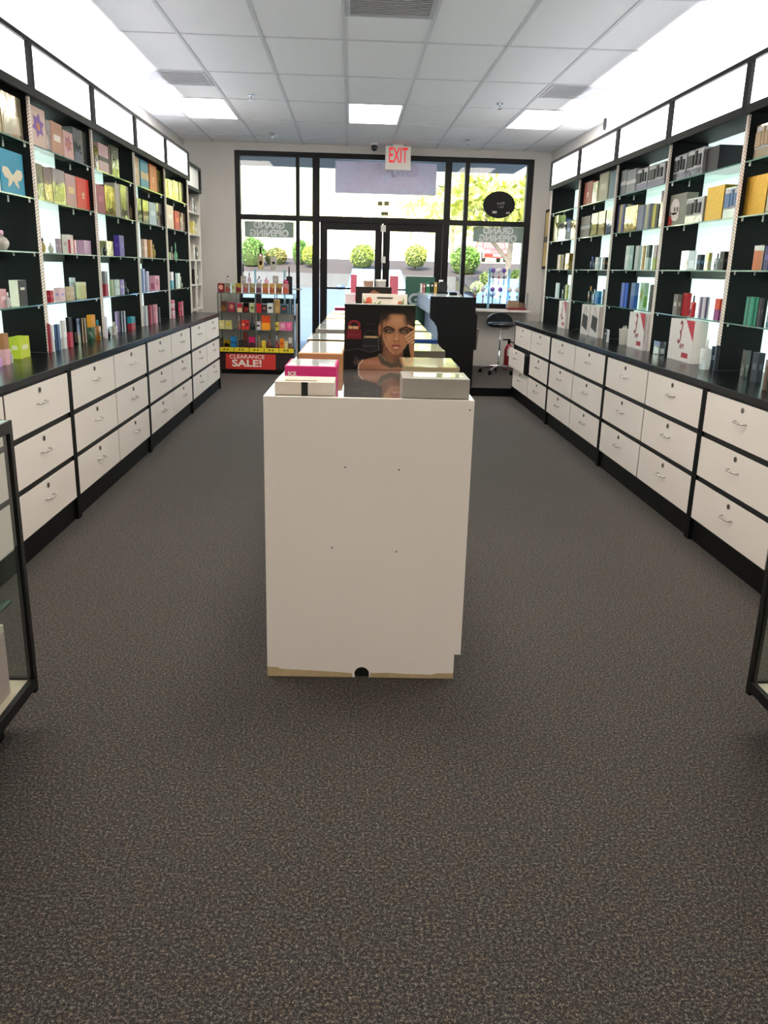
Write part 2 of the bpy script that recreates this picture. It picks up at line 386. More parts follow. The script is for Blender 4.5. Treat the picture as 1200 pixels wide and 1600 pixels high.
backsign('window_sign', 740, 354, 816, 380, ['GRAND', 'OPENING'], 'b4b8ae', 'e6e8e8', 'pale grand opening sign in right shop window, lettering reversed', .125, .8)
P = ony(780, 320, YF-.02)
e = empty('oval_sign', (P.x, P.y, P.z-.18))
pts = [(.225*math.cos(a*math.pi/24), .18+.18*math.sin(a*math.pi/24)) for a in range(48)]
MB().prism(pts, 'y', 0, .03).build('panel', mat('0c0c0e', .5, spec=.2), e, .004)
for (x, z, w, h) in [(-.06, .02, .06, .03), (.13, .015, .05, .022)]: B('sticker', mat('b0b0b0', .6), e, x-w/2, x+w/2, -.003, 0, .06+z-h/2, .06+z+h/2)
text_mesh('lettering', 'Plano', .05, mat('9a9a9a', .6), e, (.02, -.003, .20), (math.pi/2, 0, math.pi)); text_mesh('lettering', 'Ice !', .05, mat('9a9a9a', .6), e, (.02, -.003, .155), (math.pi/2, 0, math.pi))
MB().tube([(0, .015, .36), (.02, .015, .62)], .002, 5).build('hanging_wire', NICKEL, e)
tag(e, 'black oval sign hanging in right shop window', 'sign')
P = ony(622, 247, 12.1); e = empty('exit_sign', (P.x, 12.1, P.z-.15))
B('housing', mat('e9e4da', .4), e, -.172, .172, 0, .05, 0, .30, bevel=.006); B('ceiling_mount', mat('e9e4da', .4), e, -.07, .07, .005, .045, .30, ZC-P.z+.147)
text_mesh('lettering', 'EXIT', .27, mat('e03038', .5, emit=.35), e, (.0, -.0015, .175), sx=.47, bold=.004)
tag(e, 'white exit sign with red letters hung from the ceiling', 'sign')

# ------------------------------------------------------------------ drawer cabinets and counter tops
DH = (ZT-.1185)/3
dr_m = MB().box(-CW/2+.020, CW/2-.020, -.006, 0, .014, DH-.016).mesh('drawer', DRAWER)
hd = MB(); hd.tube([(-.055, -.006, 0), (-.05, -.024, 0), (-.03, -.033, 0), (.03, -.033, 0), (.05, -.024, 0), (.055, -.006, 0)], .0045, 8)
hd_m = hd.mesh('handle', NICKEL)
lk = MB(); lk.tube([(0, -.006, 0), (0, -.011, 0)], .014, 14); lk.tube([(0, -.010, 0), (0, -.013, 0)], .006, 8)
lk_m = lk.mesh('lock', mat('8a8680', .25, .9))
def cabinet(ymid, side, label, pulled=None):
    """unit of two columns by three drawers, front facing the aisle; local -y is the front"""
    e = empty('drawer_cabinet', (XL if side < 0 else XR, ymid, 0), math.pi/2 if side < 0 else -math.pi/2)
    B('body', BLACKLAM, e, -CW+.004, CW-.004, .004, .50, .1185, ZT)
    B('plinth', BLACK, e, -CW+.03, CW-.03, .012, .48, 0, .1185)
    for x in (-CW+.016, CW-.016): B('end_post', BLACK, e, x-.014, x+.014, -.008, .012, 0, ZT)
    for c in (-1, 1):
        for r in range(3):
            off = -.06 if pulled == (c, r) else 0
            d = link('drawer', dr_m, e, loc=(c*CW/2*.978, off, .1185+r*DH), bevel=.0015)
            link('handle', hd_m, d, loc=(0, 0, DH*.55)); link('lock', lk_m, d, loc=(0, 0, DH*.8))
            if off: B('drawer_box', BLACKLAM, d, -CW/2+.03, CW/2-.03, 0, .0635, .03, DH-.04)
    return tag(e, label, 'cabinet', 'white drawer cabinets with black frames')
nmL = ['nearest to the viewpoint', 'second from the viewpoint', 'third from the viewpoint', 'farthest, beside the clearance rack']
for i in range(4): cabinet(YL0+CW*(2*i), -1, 'black cabinet with six white drawers on left, '+nmL[i])
nmR = ['farthest, beside the stool, one drawer open', 'third from the viewpoint', 'second from the viewpoint', 'nearest to the viewpoint']
for i in range(4): cabinet(YR0-CW*(2*i+1), 1, 'black cabinet with six white drawers on right, '+nmR[i], (-1, 1) if i == 0 else None)
CT = mat('0c0c0e', .24, 0, .15, 18, spec=.22)
cL = [YL0-CW, YL0+CW, YL0+5*CW, YL0+7*CW]
for i, l in enumerate(['nearest', 'middle', 'farthest']):
    tag(B('counter_top', CT, None, BL-.0, XL+.018, cL[i]+.001, cL[i+1]-.001, ZT+.0005, ZCT, bevel=.002), 'glossy black counter top on the left cabinets, %s section' % l, 'counter top', 'black counter tops')
cR = [YR0-8*CW, 8.71, YR0+.01]
for i, l in enumerate(['nearer', 'farther']):
    tag(B('counter_top', CT, None, XR-.018, BR, cR[i]+.001, cR[i+1]-.001, ZT+.0005, ZCT, bevel=.002), 'glossy black counter top on the right cabinets, %s section' % l, 'counter top', 'black counter tops')

# ------------------------------------------------------------------ wall shelving bays with light boxes
SIGN = emitm('light_box_panel', 'f4f7ff', LIGHT_SIGN)
TUBE = emitm('fluorescent_tube', 'f0f4ff', LIGHT_TUBE)
BACKL = emitm('backlit_panel', 'e2f7f1', LIGHT_BACK)
INNER = mat('0b0c0d', .55, 0, .1, 5, spec=.2)
ORD = ['nearest', 'second', 'third', 'fourth', 'farthest']
clip_m = None
def bay(y0, y1, side, i):
    e = empty('shelf_bay', (SL if side < 0 else SR, (y0+y1)/2, ZCT), math.pi/2 if side < 0 else -math.pi/2)
    w = (y1-y0)/2; D = .26; H = 2.345-ZCT
    far = 1 if side < 0 else -1               # local x of the far end
    def b(nm, m, *d, **k): return B(nm, m, e, *d, **k)
    b('back_panel', BACKL, -w+.001, w-.001, D, D+.012, .001, H)
    b('side_panel', INNER, far*(w-.02), far*w, .004, D, .001, H)
    b('edge_strip', ROPE, far*(w-.024), far*w, -.010, .004, .001, H-.013)
    if i == 0 : b('side_panel', INNER, -far*(w-.01), -far*w, .004, D, .001, H)
    b('header_board', BLACK, -w+.001, w-.001, -.02, D+.01, H, H+.02)
    b('lower_rail', BLACK, -w+.001, w-.001, -.035, -.02, H-.012, H+.035)
    b('upper_rail', BLACK, -w+.001, w-.001, -.035, -.005, H+.265, H+.29)
    b('header_post', BLACK, far*(w-.032), far*(w-.001), -.036, -.016, H+.035, H+.265)
    b('header_post', BLACK, -far*(w-.001), -far*(w-.032), -.036, -.016, H+.035, H+.265)
    b('light_panel', SIGN, -w+.032, w-.032, -.016, -.010, H+.02, H+.265)
    MB().tube([(-w+.002, .06, H+.06), (w-.002, .06, H+.06)], .014, 8).build('light_tube', TUBE, e)
    b('shelf_rail', mat('8d9490', .4, .3), -w+.011, w-.011, D-.016, D-.001, 1.487-ZCT-.055, 1.487-ZCT-.008)
    cm = MB().tube([(0, 0, 0), (0, 0, -.018)], .007, 8).mesh('shelf_clip', NICKEL)
    for z in SHZ:
        zz = z-ZCT
        g = MB().box(-w+.021, w-.021, .006, D-.002, zz-.008, zz).box(-w+.021, w-.021, .004, .006, zz-.008, zz, 1).build('glass_shelf', [SHELFGLASS, SHELFEDGE], e)
        for q in (.03, .15): link('shelf_clip', cm, g, loc=(far*(w-.029), q, zz-.008))
    return tag(e, 'black shelf bay with glass shelves and lit header, %s on %s wall' % (ORD[i], 'left' if side < 0 else 'right'), 'shelving', 'lit wall shelving bays')
for i in range(5): bay(BAYL[i], BAYL[i+1], -1, i); bay(BAYR[i], BAYR[i+1], 1, i)

# white end unit past the left bays
e = empty('end_shelf', (-2.28, 10.45, 0)); EW = mat('d6d2ca', .5)
Y = .93
B('back_panel', EW, e, 0, .02, 0, Y, 0, 2.30); B('side_panel', EW, e, .02, .34, Y-.02, Y, 0, 2.30); B('side_panel', EW, e, .02, .34, 0, .02, 0, 2.30)
B('end_post', EW, e, .32, .345, Y*.55, Y*.55+.03, 0, 1.5)
for z in (.30, .90, 1.20, 1.50, 1.80, 2.06): B('shelf', EW, e, .02, .335, .02, Y-.02, z-.02, z)
B('inner_panel', INNER, e, .02, .03, .02, Y-.02, .9, 2.3)
B('header_board', BLACK, e, .0, .37, 0, Y, 2.30, 2.335); B('header_rail', BLACK, e, .345, .37, 0, Y, 2.57, 2.60); B('header_post', BLACK, e, .345, .37, Y-.06, Y, 2.335, 2.57)
B('light_panel', mat('f0f0ec', .5), e, .335, .345, 0, Y-.06, 2.335, 2.57)
tag(e, 'narrow white shelf unit past the left bays', 'shelving')
for k, (y, z, h, c, l) in enumerate([(.62, 2.06, .17, 'b8b4b0', 'pale grey carton, top shelf of white end unit'), (.80, 2.06, .15, '8a8886', 'dark grey carton, top shelf of white end unit'), (.62, 1.80, .16, 'd8cc70', 'yellow carton, second shelf of white end unit'), (.80, 1.80, .14, 'c8c4a0', 'cream carton, second shelf of white end unit'), (.60, 1.50, .18, 'c8c0b4', 'beige carton, third shelf of white end unit'), (.80, 1.50, .15, '55524e', 'charcoal carton, third shelf of white end unit'), (.75, 1.20, .18, '403e3c', 'black carton, fourth shelf of white end unit'), (.75, .90, .2, 'b0a8a0', 'taupe carton, lowest visible shelf of white end unit')]):
    o = empty('perfume_box', (-1.97, 10.45+y, z+.0005), math.pi/2); B('carton', cartonm(c), o, -.06, .06, 0, .06, 0, h); B('label_panel', PAPER, o, -.03, .03, -.001, 0, h*.3, h*.6)
    tag(o, l, 'box', 'cartons on the white end unit')
P0, P1 = onx(849, 418, 2.74), onx(860, 330, 2.74)
e = empty('framed_poster', (2.765, 12.1, 1.50)); B('frame', BLACK, e, -.03, -.001, -.25, .25, 0, .80); B('print', mat('e0b85a', .35, 0, .5, 5, .5), e, -.032, -.03, -.21, .21, .04, .76)
B('print_band', mat('2a2118', .4), e, -.033, -.032, -.21, .21, .36, .44)
tag(e, 'black framed golden poster on right wall past the shelving', 'poster')

# ------------------------------------------------------------------ goods: makers (local frame: front at y = 0 facing -y, base at z = 0)
def face_poly(e, name, pts, m, w, h, y=-.0012, t=.0012):
    """flat printed shape on the front; pts in 0..1 of the face"""
    return MB().prism([((p[0]-.5)*w, p[1]*h) for p in pts], 'y', y, y+t-.0001).build(name, m, e)
def ell(cx, cz, rx, rz, n=20): return [(cx+rx*math.cos(2*math.pi*k/n), cz+rz*math.sin(2*math.pi*k/n)) for k in range(n)]
def mk_box(e, w, d, h, kind, c1, c2):
    body = wrapm(c1) if kind in ('W', 'P') else foilm(c1) if kind == 'Q' else cartonm(c1)
    if kind == 'S':                                   # front c1, sides c2
        m = MB().box(-w/2, w/2, 0, d, 0, h); m.mi = [1, 1, 0, 1, 1, 1]
        m.build('carton', [cartonm(c1), cartonm(c2)], e); B('label_panel', cartonm(c2), e, -w*.25, w*.25, -.001, 0, h*.62, h*.72)
        return
    B('carton', body, e, -w/2, w/2, 0, d, 0, h)
    if kind in 'LQ': return
    m2 = cartonm(c2) if kind != 'W' else wrapm(c2)
    if kind == 'B': B('label_panel', m2, e, -w*.28, w*.28, -.001, 0, h*.42, h*.62)
    elif kind == 'W':
        face_poly(e, 'front_print', [(.08, .05), (.9, .12), (.86, .55), (.6, .5), (.3, .66), (.1, .48)], m2, w, h)
    elif kind == 'D': B('lower_panel', m2, e, -w/2, w/2, -.001, 0, 0, h*.5)
    elif kind == 'H': B('band', m2, e, -w/2, w/2, -.001, 0, h*.40, h*.56)
    elif kind == 'V': B('stripe', m2, e, -w*.18, w*.18, -.001, 0, 0, h)
    elif kind == 'F':
        pts = []
        for k in range(12):
            a = 2*math.pi*k/12+.3; r = .40 if k % 2 == 0 else .24
            pts.append((.5+r*math.cos(a), .56+r*.8*math.sin(a)))
        fl = face_poly(e, 'printed_flower', pts, m2, w, h)
        face_poly(e, 'flower_heart', ell(.5, .53, .12, .1), cartonm('c07848'), w, h, -.002)
    elif kind == 'X':
        face_poly(e, 'printed_butterfly', [(.5, .44), (.30, .60), (.10, .60), (.06, .48), (.16, .36), (.30, .33), (.26, .14), (.40, .22), (.5, .32), (.60, .22), (.74, .14), (.70, .33), (.84, .36), (.94, .48), (.90, .60), (.70, .60)], m2, w, h)
    elif kind == 'M':
        for z in (.36, .44, .50): B('monogram', m2, e, -w*.1, w*.1, -.001, 0, h*z, h*(z+.04))
    elif kind == 'K':
        face_poly(e, 'red_corner', [(0, 0), (.22, 0), (.3, .2), (.1, .34), (0, .3)], cartonm('b03a34'), w, h)
        face_poly(e, 'printed_skull', ell(.36, .60, .27, .26)+[], m2, w, h, -.0022)
        face_poly(e, 'printed_jaw', [(.2, .42), (.2, .24), (.3, .16), (.5, .14), (.62, .22), (.62, .42)], m2, w, h, -.0022)
        for cx in (.36, .52): face_poly(e, 'eye_socket', ell(cx, .52, .05, .08, 10), cartonm('4a4038'), w, h, -.0034)
        face_poly(e, 'nose_hole', [(.42, .38), (.48, .38), (.45, .46)], cartonm('4a4038'), w, h, -.0034)
    elif kind == 'P':                                 # gift pack with a clear window and dark bottles
        B('window_tray', cartonm('c9c9cc'), e, -w*.46, w*.46, -.0012, 0, h*.30, h*.95)
        B('packed_bottle', cartonm(c2), e, -w*.40, -w*.06, -.010, -.0012, h*.36, h*.80)
        B('packed_tube', cartonm(c2), e, w*.02, w*.14, -.010, -.0012, h*.40, h*.92); B('packed_spray', cartonm(c2), e, w*.22, w*.38, -.010, -.0012, h*.38, h*.78)
    elif kind == 'A':                                 # white box with red lettering
        text_mesh('lettering', '3', h*.80, cartonm('8c1c2c'), e, (-w*.06, -.001, h*.66), sx=.62, shear=.25); text_mesh('lettering', 'AM', h*.19, cartonm('8c1c2c'), e, (w*.06, -.001, h*.36), shear=.2)
        face_poly(e, 'red_corner', [(.66, 1), (1, 1), (1, .52)], cartonm('c0203c'), w, h); B('red_patch', cartonm('a82338'), e, w*.1, w*.36, -.001, 0, h*.10, h*.22)
    elif kind == 'G':                                 # white box with a dark handbag printed on it
        face_poly(e, 'printed_handbag', [(.14, .28), (.80, .14), (.84, .62), (.5, .66), (.2, .70)], m2, w, h)
        MB().tube([((.34-.5)*w, -.001, .68*h), ((.40-.5)*w, -.001, .88*h), ((.50-.5)*w, -.001, .96*h), ((.60-.5)*w, -.001, .86*h), ((.64-.5)*w, -.001, .66*h)], .0016, 5).build('printed_handle', m2, e)
    elif kind == 'Z':                                 # teal over sand with a dark diagonal
        face_poly(e, 'sand_print', [(0, .3), (.4, .36), (1, .3), (1, .62), (.6, .56), (0, .6)], m2, w, h)
def mk_bottle(e, w, d, h, kind, c1, c2):
    gm = mat(c1, .06, 0, .1, 12, .6, 0, .55); cm = mat(c2, .25, .3, .08, 20)
    if kind == 'T':
        r = w/2; pr = [(r*.92, 0), (r, .004), (r, h*.66), (r*.7, h*.70), (r*.28, h*.72)]
        MB().lathe(pr, 16, (0, d/2, 0), 0, 1.0, d/w, True, .45).build('glass_body', gm, e)
        MB().lathe([(r*.34, h*.72), (r*.34, h*.98), (r*.28, h)], 12, (0, d/2, 0), 0, 1, min(1, d/w)).build('cap', cm, e)
        B('label_panel', cm, e, -w*.25, w*.25, -.0012, .0005, h*.2, h*.36)
    elif kind == 'R':
        r = w/2; pr = [(r*.55, 0)]+[(r*math.sin(a), h*.36*(1-math.cos(a))) for a in (1.0, 1.3, 1.57, 1.9, 2.3, 2.7)]+[(r*.22, h*.72), (r*.2, h*.76)]
        MB().lathe(pr, 16, (0, d/2, 0), 0, 1.0, d/w).build('glass_body', gm, e)
        MB().lathe([(r*.28, h*.76), (r*.32, h*.8), (r*.32, h*.95), (r*.2, h)], 12, (0, d/2, 0), 0, 1, min(1, d/w)).build('cap', cm, e)
    elif kind == 'N':                                 # slender neck
        r = w/2; MB().lathe([(r*.8, 0), (r, h*.08), (r*.95, h*.3), (r*.35, h*.5), (r*.2, h*.62)], 14, (0, d/2, 0), 0, 1, d/w).build('glass_body', gm, e)
        MB().lathe([(r*.26, h*.62), (r*.24, h*.92), (r*.1, h)], 10, (0, d/2, 0), 0, 1, min(1, d/w)).build('cap', cm, e)
    elif kind == 'Y':
        r = w/2; MB().lathe([(r*.97, 0), (r, .003), (r, h*.80)], 20, (0, d/2, 0), 0, 1, d/w).build('tube_body', cartonm(c1), e)
        MB().lathe([(r*1.02, h*.80), (r*1.02, h*.985), (r*.97, h)], 20, (0, d/2, 0), 0, 1, d/w).build('lid', cartonm(c2), e)
    elif kind == 'O':                                 # ball stopper
        r = w/2; MB().lathe([(r*.9, 0), (r, h*.05), (r, h*.5), (r*.4, h*.6), (r*.3, h*.68)], 14, (0, d/2, 0), 0, 1, d/w).build('glass_body', gm, e)
        MB().lathe([(r*.2, h*.68), (r*.6, h*.76), (r*.75, h*.85), (r*.55, h*.95), (r*.1, h)], 12, (0, d/2, 0), 0, 1, min(1, d/w)).build('stopper', cm, e)
    elif kind == 'U':                                 # white tapered pot holding paper slips
        r = w/2; MB().lathe([(r*.75, 0), (r*.78, .004), (r, h*.78), (r*1.03, h*.8), (r*.95, h*.8)], 18, (0, d/2, 0), 0, 1, 1, True, .6).build('pot', mat(c1, .5), e)
        for k in range(5): B('paper_slip', mat(c2, .6), e, -r*.7+k*r*.3, -r*.5+k*r*.3, d/2-.01+k*.004, d/2-.008+k*.004, h*.78, h*(.9+.025*((k*3) % 5)))
BOTTLES = 'TRNYOU'
def good(loc, rz, w, d, h, kind, c1, c2, label, group):
    nm = 'perfume_bottle' if kind in BOTTLES else 'perfume_box'
    if kind in 'AG': nm = 'gift_box'
    if kind == 'P': nm = 'gift_pack'
    if kind == 'U': nm = 'paper_slip_pot'
    e = empty(nm, loc, rz)
    (mk_bottle if kind in BOTTLES else mk_box)(e, w, d, h, kind, c1, c2)
    cat = {'perfume_bottle': 'perfume bottle', 'perfume_box': 'box', 'gift_box': 'gift box', 'gift_pack': 'gift set', 'paper_slip_pot': 'pot'}[nm]
    return tag(e, label, cat, group)
SHN = ['top glass shelf', 'second glass shelf', 'third glass shelf', 'lowest glass shelf', 'counter']
ZS5 = SHZ+[ZCT]
def side_print(e, w, d, h, kind, c2, ns):
    """the same print on the side that faces the viewpoint"""
    x0, x1 = (-w/2-.001, -w/2) if ns < 0 else (w/2, w/2+.001); m2 = wrapm(c2) if kind == 'W' else cartonm(c2)
    def b(nm, y0, y1, z0, z1): B(nm, m2, e, x0, x1, y0, y1, z0, z1)
    if kind == 'B': b('side_label', d*.25, d*.75, h*.42, h*.62)
    elif kind == 'D': b('side_lower_panel', 0, d, 0, h*.5)
    elif kind == 'H': b('side_band', 0, d, h*.40, h*.56)
    elif kind == 'V': b('side_stripe', d*.3, d*.7, 0, h)
    elif kind == 'M': b('side_mark', d*.35, d*.65, h*.4, h*.55)
    elif kind in 'WF': b('side_print', d*.15, d*.8, h*.1, h*.5)
def wall_goods(side, bayi, sh, rows):
    z = ZS5[sh]; used = {}; rng = (BAYL if side < 0 else BAYR)
    lo, hi = rng[bayi]+.022, rng[bayi+1]-.022
    its = []
    for r in rows:
        u0, u1, vt, kind, c1, c2, look = r[:7]; ins = r[7] if len(r) > 7 else .03; dmax = r[8] if len(r) > 8 else None
        if sh == 4 and len(r) <= 7: ins = -.03 if side > 0 else -.02
        x = (SL-ins) if side < 0 else (SR+ins); U = u1-u0; d = None
        if kind in BOTTLES:
            yc = y_at((u0+u1)/2, x, z); w = U*yc/F*.96; ya, yb = yc-w/2, yc+w/2; d = w
            if kind in 'TR': d = w*.8
        elif sh >= 2 and kind not in 'AGPK':
            fr = .52 if kind != 'S' else .5
            uc = u0+fr*U if side < 0 else u1-fr*U; uf = u1 if side < 0 else u0
            ya, yb = y_at(uc, x, z), y_at(uf, x, z); d = fr*U*ya/F
        else:
            ya, yb = sorted((y_at(u0, x, z), y_at(u1, x, z)))
        its.append([ya, yb, ins, x, vt, kind, c1, c2, look, dmax, d])
    its.sort(key=lambda t: t[0])
    for ya, yb, ins, x, vt, kind, c1, c2, look, dmax, d in its:
        if sh < 4 or ins+(d or dmax or .09) > -.01: ya, yb = max(ya, lo), min(yb, hi)
        k = round(ins, 2)
        if k in used and ya < used[k]+.003: ya = used[k]+.003
        if yb-ya < .012: yb = ya+.012
        w = yb-ya
        if d is None:
            d = .09 if kind in 'AG' else max(.03, min(.08, w*.75))
            if dmax: d = dmax
        d = max(.014, min(d, .245-max(ins, 0)))
        h = z_top(vt, x, (ya+yb)/2)-z
        up = ([2.345]+SHZ)[sh]-.012
        if ins+d > 0: h = min(h, up-z-.006)
        h = max(.03, h)
        used[k] = yb
        lab = '%s, %s of %s %s bay' % (look, SHN[sh], ORD[bayi], 'left' if side < 0 else 'right')
        e = good((x, (ya+yb)/2, z+.0005), math.pi/2 if side < 0 else -math.pi/2, w, d, h, kind, c1, c2, lab,
             'perfumes on the %s wall shelves' % ('left' if side < 0 else 'right'))
        if kind in 'BDHVMWF': side_print(e, w, d, h, kind, c2, side)
L_ = -1; R_ = 1
# ---- left wall
wall_goods(L_, 0, 0, [(-16, 3, 140, 'W', 'd9c9a0', 'f0e4c8', 'cream wrapped box cut by frame'), (5, 37, 147, 'W', 'cdbf9c', 'f4ecd0', 'cream cellophane wrapped box')])
wall_goods(L_, 0, 1, [(-14, 2, 236, 'B', 'e0c8cc', 'f0e8c0', 'pale pink box cut by frame'), (4, 40, 236, 'X', '1f8fb0', 'd8cdb2', 'teal box with cream butterfly')])
wall_goods(L_, 0, 2, [(2, 28, 360, 'R', 'd8c8c0', 'd8a8c0', 'wide round clear bottle with pink ribbon')])
wall_goods(L_, 0, 3, [(-8, 12, 452, 'B', 'd9a8ac', 'ecd8d4', 'pale pink box'), (13, 22, 457, 'R', 'd0ccd0', 'e8e8ea', 'small clear round bottle', .0), (18, 44, 438, 'S', '2a2220', 'f0ecdc', 'brown black box with ivory side', .03)])
wall_goods(L_, 0, 4, [(-12, 4, 560, 'L', 'd8a8e0', 'ffffff', 'lilac box cut by frame'), (2, 17, 521, 'D', 'a87850', 'e0b0b8', 'brown and pink tall box'), (18, 25, 546, 'R', 'd8d4d8', 'e8e8ea', 'small clear bottle'), (17, 48, 526, 'B', 'c8d838', 'e8e8c0', 'lime green cube box', .02)])
wall_goods(L_, 1, 0, [(50, 74, 168, 'F', 'd9b9ac', '7a4aa0', 'beige box with purple flower'), (75, 81, 188, 'W', 'd8ccc8', 'ece4e0', 'slim clear wrapped box'), (82, 100, 192, 'B', 'c08a70', 'f0e4d8', 'rose tan box with ivory label'), (101, 116, 206, 'F', 'd8a8a4', 'b06878', 'pink box with small rose flower'), (117, 141, 203, 'W', '8a928c', '747c78', 'large grey green wrapped box')])
wall_goods(L_, 1, 1, [(60, 70, 256, 'W', '98984a', '4c4c24', 'yellow green wrapped box'), (71, 84, 262, 'W', '8a6a48', 'b09060', 'brown wrapped box'), (85, 104, 265, 'W', 'a89c90', '5a4c40', 'mirror gold wrapped box'), (105, 121, 273, 'B', 'c89a98', 'e8c890', 'dusty pink box with gold mark'), (122, 141, 279, 'M', 'e2463a', 'f0d8a0', 'coral red box with gold monogram')])
wall_goods(L_, 1, 2, [(67, 77, 372, 'R', 'c8a850', '201c18', 'golden bottle with black top'), (79, 90, 379, 'R', 'e0d8c8', 'e0e0d8', 'low clear bottle'), (88, 97, 373, 'B', 'b098a8', 'd0c0c8', 'small mauve box', .1), (99, 116, 367, 'B', 'ecdcd4', 'd0b0b0', 'white and pink box', .09), (106, 120, 375, 'V', 'f0d8d0', 'b83058', 'white box with magenta stripe'), (121, 143, 376, 'L', 'c8a0c0', 'ffffff', 'pale lilac box')])
wall_goods(L_, 1, 3, [(74, 85, 454, 'B', 'b82838', 'd86878', 'small red box'), (86, 103, 450, 'B', 'e8c8d0', 'b8a0d0', 'pink white box'), (104, 117, 448, 'B', 'c8b090', 'd8c8a8', 'tan square box'), (115, 124, 434, 'Y', 'b8bcc0', 'd8dce0', 'silver tube', .11), (128, 143, 441, 'Y', 'd8d0a0', 'e4deb8', 'pale yellow cylinder tub')])
wall_goods(L_, 1, 4, [(78, 82, 506, 'L', '8a2030', 'ffffff', 'thin dark red box'), (83, 86, 508, 'L', 'e8e8e8', 'ffffff', 'thin white box'), (87, 96, 507, 'V', '283858', '6080b0', 'dark blue box'), (97, 105, 501, 'B', 'e4e4e4', 'ffffff', 'plain white tall box'), (106, 115, 496, 'D', '201c1e', 'c03850', 'black box with rose print'), (117, 127, 498, 'W', '1c1a1c', '907868', 'black box with portrait print'), (129, 137, 497, 'V', '1c1a18', 'c8a888', 'black box with beige stripe'), (138, 151, 492, 'D', 'e09820', '406848', 'orange and green box', .02), (141, 150, 512, 'R', '1c5838', '183028', 'low dark green bottle', -.06, .05), (153, 163, 500, 'T', 'b87020', '208890', 'amber bottle with teal cap', -.05, .045)])
wall_goods(L_, 2, 0, [(149, 155, 228, 'W', 'c8b830', '80508a', 'slim yellow wrapped box'), (156, 171, 226, 'H', 'c8a0a4', '30282a', 'dusty pink box with black band'), (172, 174, 227, 'L', '502028', 'ffffff', 'burgundy box edge'), (176, 187, 229, 'W', 'a09c80', '60603c', 'wrapped box with painted yellow reflections')])  # yellow reflections are put into the last wrapped box's colours
wall_goods(L_, 2, 1, [(152, 165, 289, 'B', '9a2050', 'b84070', 'burgundy box'), (166, 181, 291, 'W', 'b07c48', '6a3828', 'gold and red wrapped box'), (182, 189, 287, 'L', 'b0a498', 'ffffff', 'tall taupe box'), (190, 203, 290, 'W', 'a8a49c', '605c58', 'silver wrapped box'), (204, 212, 309, 'W', '403828', 'd8c080', 'dark box with gold top')])
wall_goods(L_, 2, 2, [(156, 178, 377, 'W', 'd8d090', 'e8e0b0', 'gold cream box', .06), (163, 172, 380, 'R', '1c1a1a', '282426', 'black round bottle', .01, .03), (180, 195, 368, 'B', '4a3090', '6048a8', 'deep violet box')])
wall_goods(L_, 2, 3, [(161, 170, 424, 'D', '8a8e90', 'a83040', 'grey box with red foot'), (172, 179, 437, 'L', 'a8b890', 'ffffff', 'sage green box'), (180, 188, 437, 'B', 'd8e0dc', 'b0c0b8', 'white green box'), (189, 195, 437, 'B', 'a890c8', 'd8c8e0', 'lilac box'), (197, 206, 440, 'N', '18302a', '141a18', 'dark green bottle with pointed cap')])
wall_goods(L_, 2, 4, [(161, 167, 475, 'O', 'dce4e4', 'd0d4d4', 'tall clear bottle with ball stopper', .02), (164, 169, 495, 'L', 'e4dce8', 'ffffff', 'slim white box', -.05, .03), (178, 188, 503, 'T', 'e0d8d0', 'd8c8b8', 'clear bottle with cream collar', -.04, .04), (170, 177, 514, 'R', '201e20', '383436', 'squat black bottle', -.06, .04), (181, 189, 487, 'V', 'a894c8', 'd0c4e0', 'lilac box with pale stripe', .02), (190, 198, 486, 'V', '20202c', 'd0d8e8', 'black box with white stripe'), (200, 212, 495, 'D', '208898', 'a82030', 'teal over red box')])
wall_goods(L_, 3, 0, [(210, 219, 243, 'B', 'c8a888', 'd8bca0', 'tan box'), (221, 233, 248, 'Z', '2a88a8', 'c8a880', 'teal and sand box'), (235, 246, 257, 'M', 'd8703a', 'f0d0a0', 'orange box'), (247, 256, 267, 'W', 'b8b450', '70702c', 'lime yellow wrapped box')])
wall_goods(L_, 3, 1, [(216, 222, 310, 'W', '909aa8', '404850', 'blue grey wrapped box'), (224, 233, 313, 'W', '50443c', 'c8a888', 'dark wrapped box'), (234, 245, 317, 'B', 'b0c0c4', 'd8e4e4', 'pale blue box'), (246, 255, 318, 'W', 'b8b0ac', '605850', 'clear wrapped box')])
wall_goods(L_, 3, 2, [(221, 231, 374, 'B', 'e0b8a0', 'f0d8c8', 'pale peach box'), (232, 239, 375, 'L', 'c08040', 'ffffff', 'orange brown box'), (240, 247, 382, 'R', 'c8a840', 'b89030', 'small gold bottle')])
wall_goods(L_, 3, 3, [(221, 228, 420, 'V', '8898c8', 'b8c8e8', 'periwinkle box'), (229, 234, 424, 'L', 'd0c4dc', 'ffffff', 'pale violet box'), (235, 250, 431, 'F', 'd890a8', 'b85878', 'pink floral box')])
wall_goods(L_, 3, 4, [(225, 232, 478, 'V', 'b0b8bc', 'd8dce0', 'silver box'), (233, 239, 477, 'L', 'a84858', 'ffffff', 'dark pink box'), (240, 247, 476, 'B', 'd890a0', 'e0b0b8', 'light pink box'), (248, 251, 480, 'L', '404448', 'ffffff', 'slim charcoal box')])
wall_goods(L_, 4, 0, [(259, 262, 279, 'W', 'b0a860', 'e0d870', 'slim gold wrapped box'), (263, 270, 281, 'W', 'e0dcb0', 'f0ecd0', 'cream wrapped box'), (271, 279, 283, 'W', 'd8d4a8', '8a8a50', 'pale yellow wrapped box'), (281, 287, 286, 'W', 'd0cc90', '70702c', 'yellow wrapped box')])
wall_goods(L_, 4, 1, [(261, 272, 321, 'B', 'e0d0b4', 'f0e8d8', 'tall cream box'), (274, 281, 330, 'B', 'c04828', 'e08050', 'orange red box'), (282, 290, 333, 'W', 'b89878', 'e8d8c0', 'beige wrapped box')])
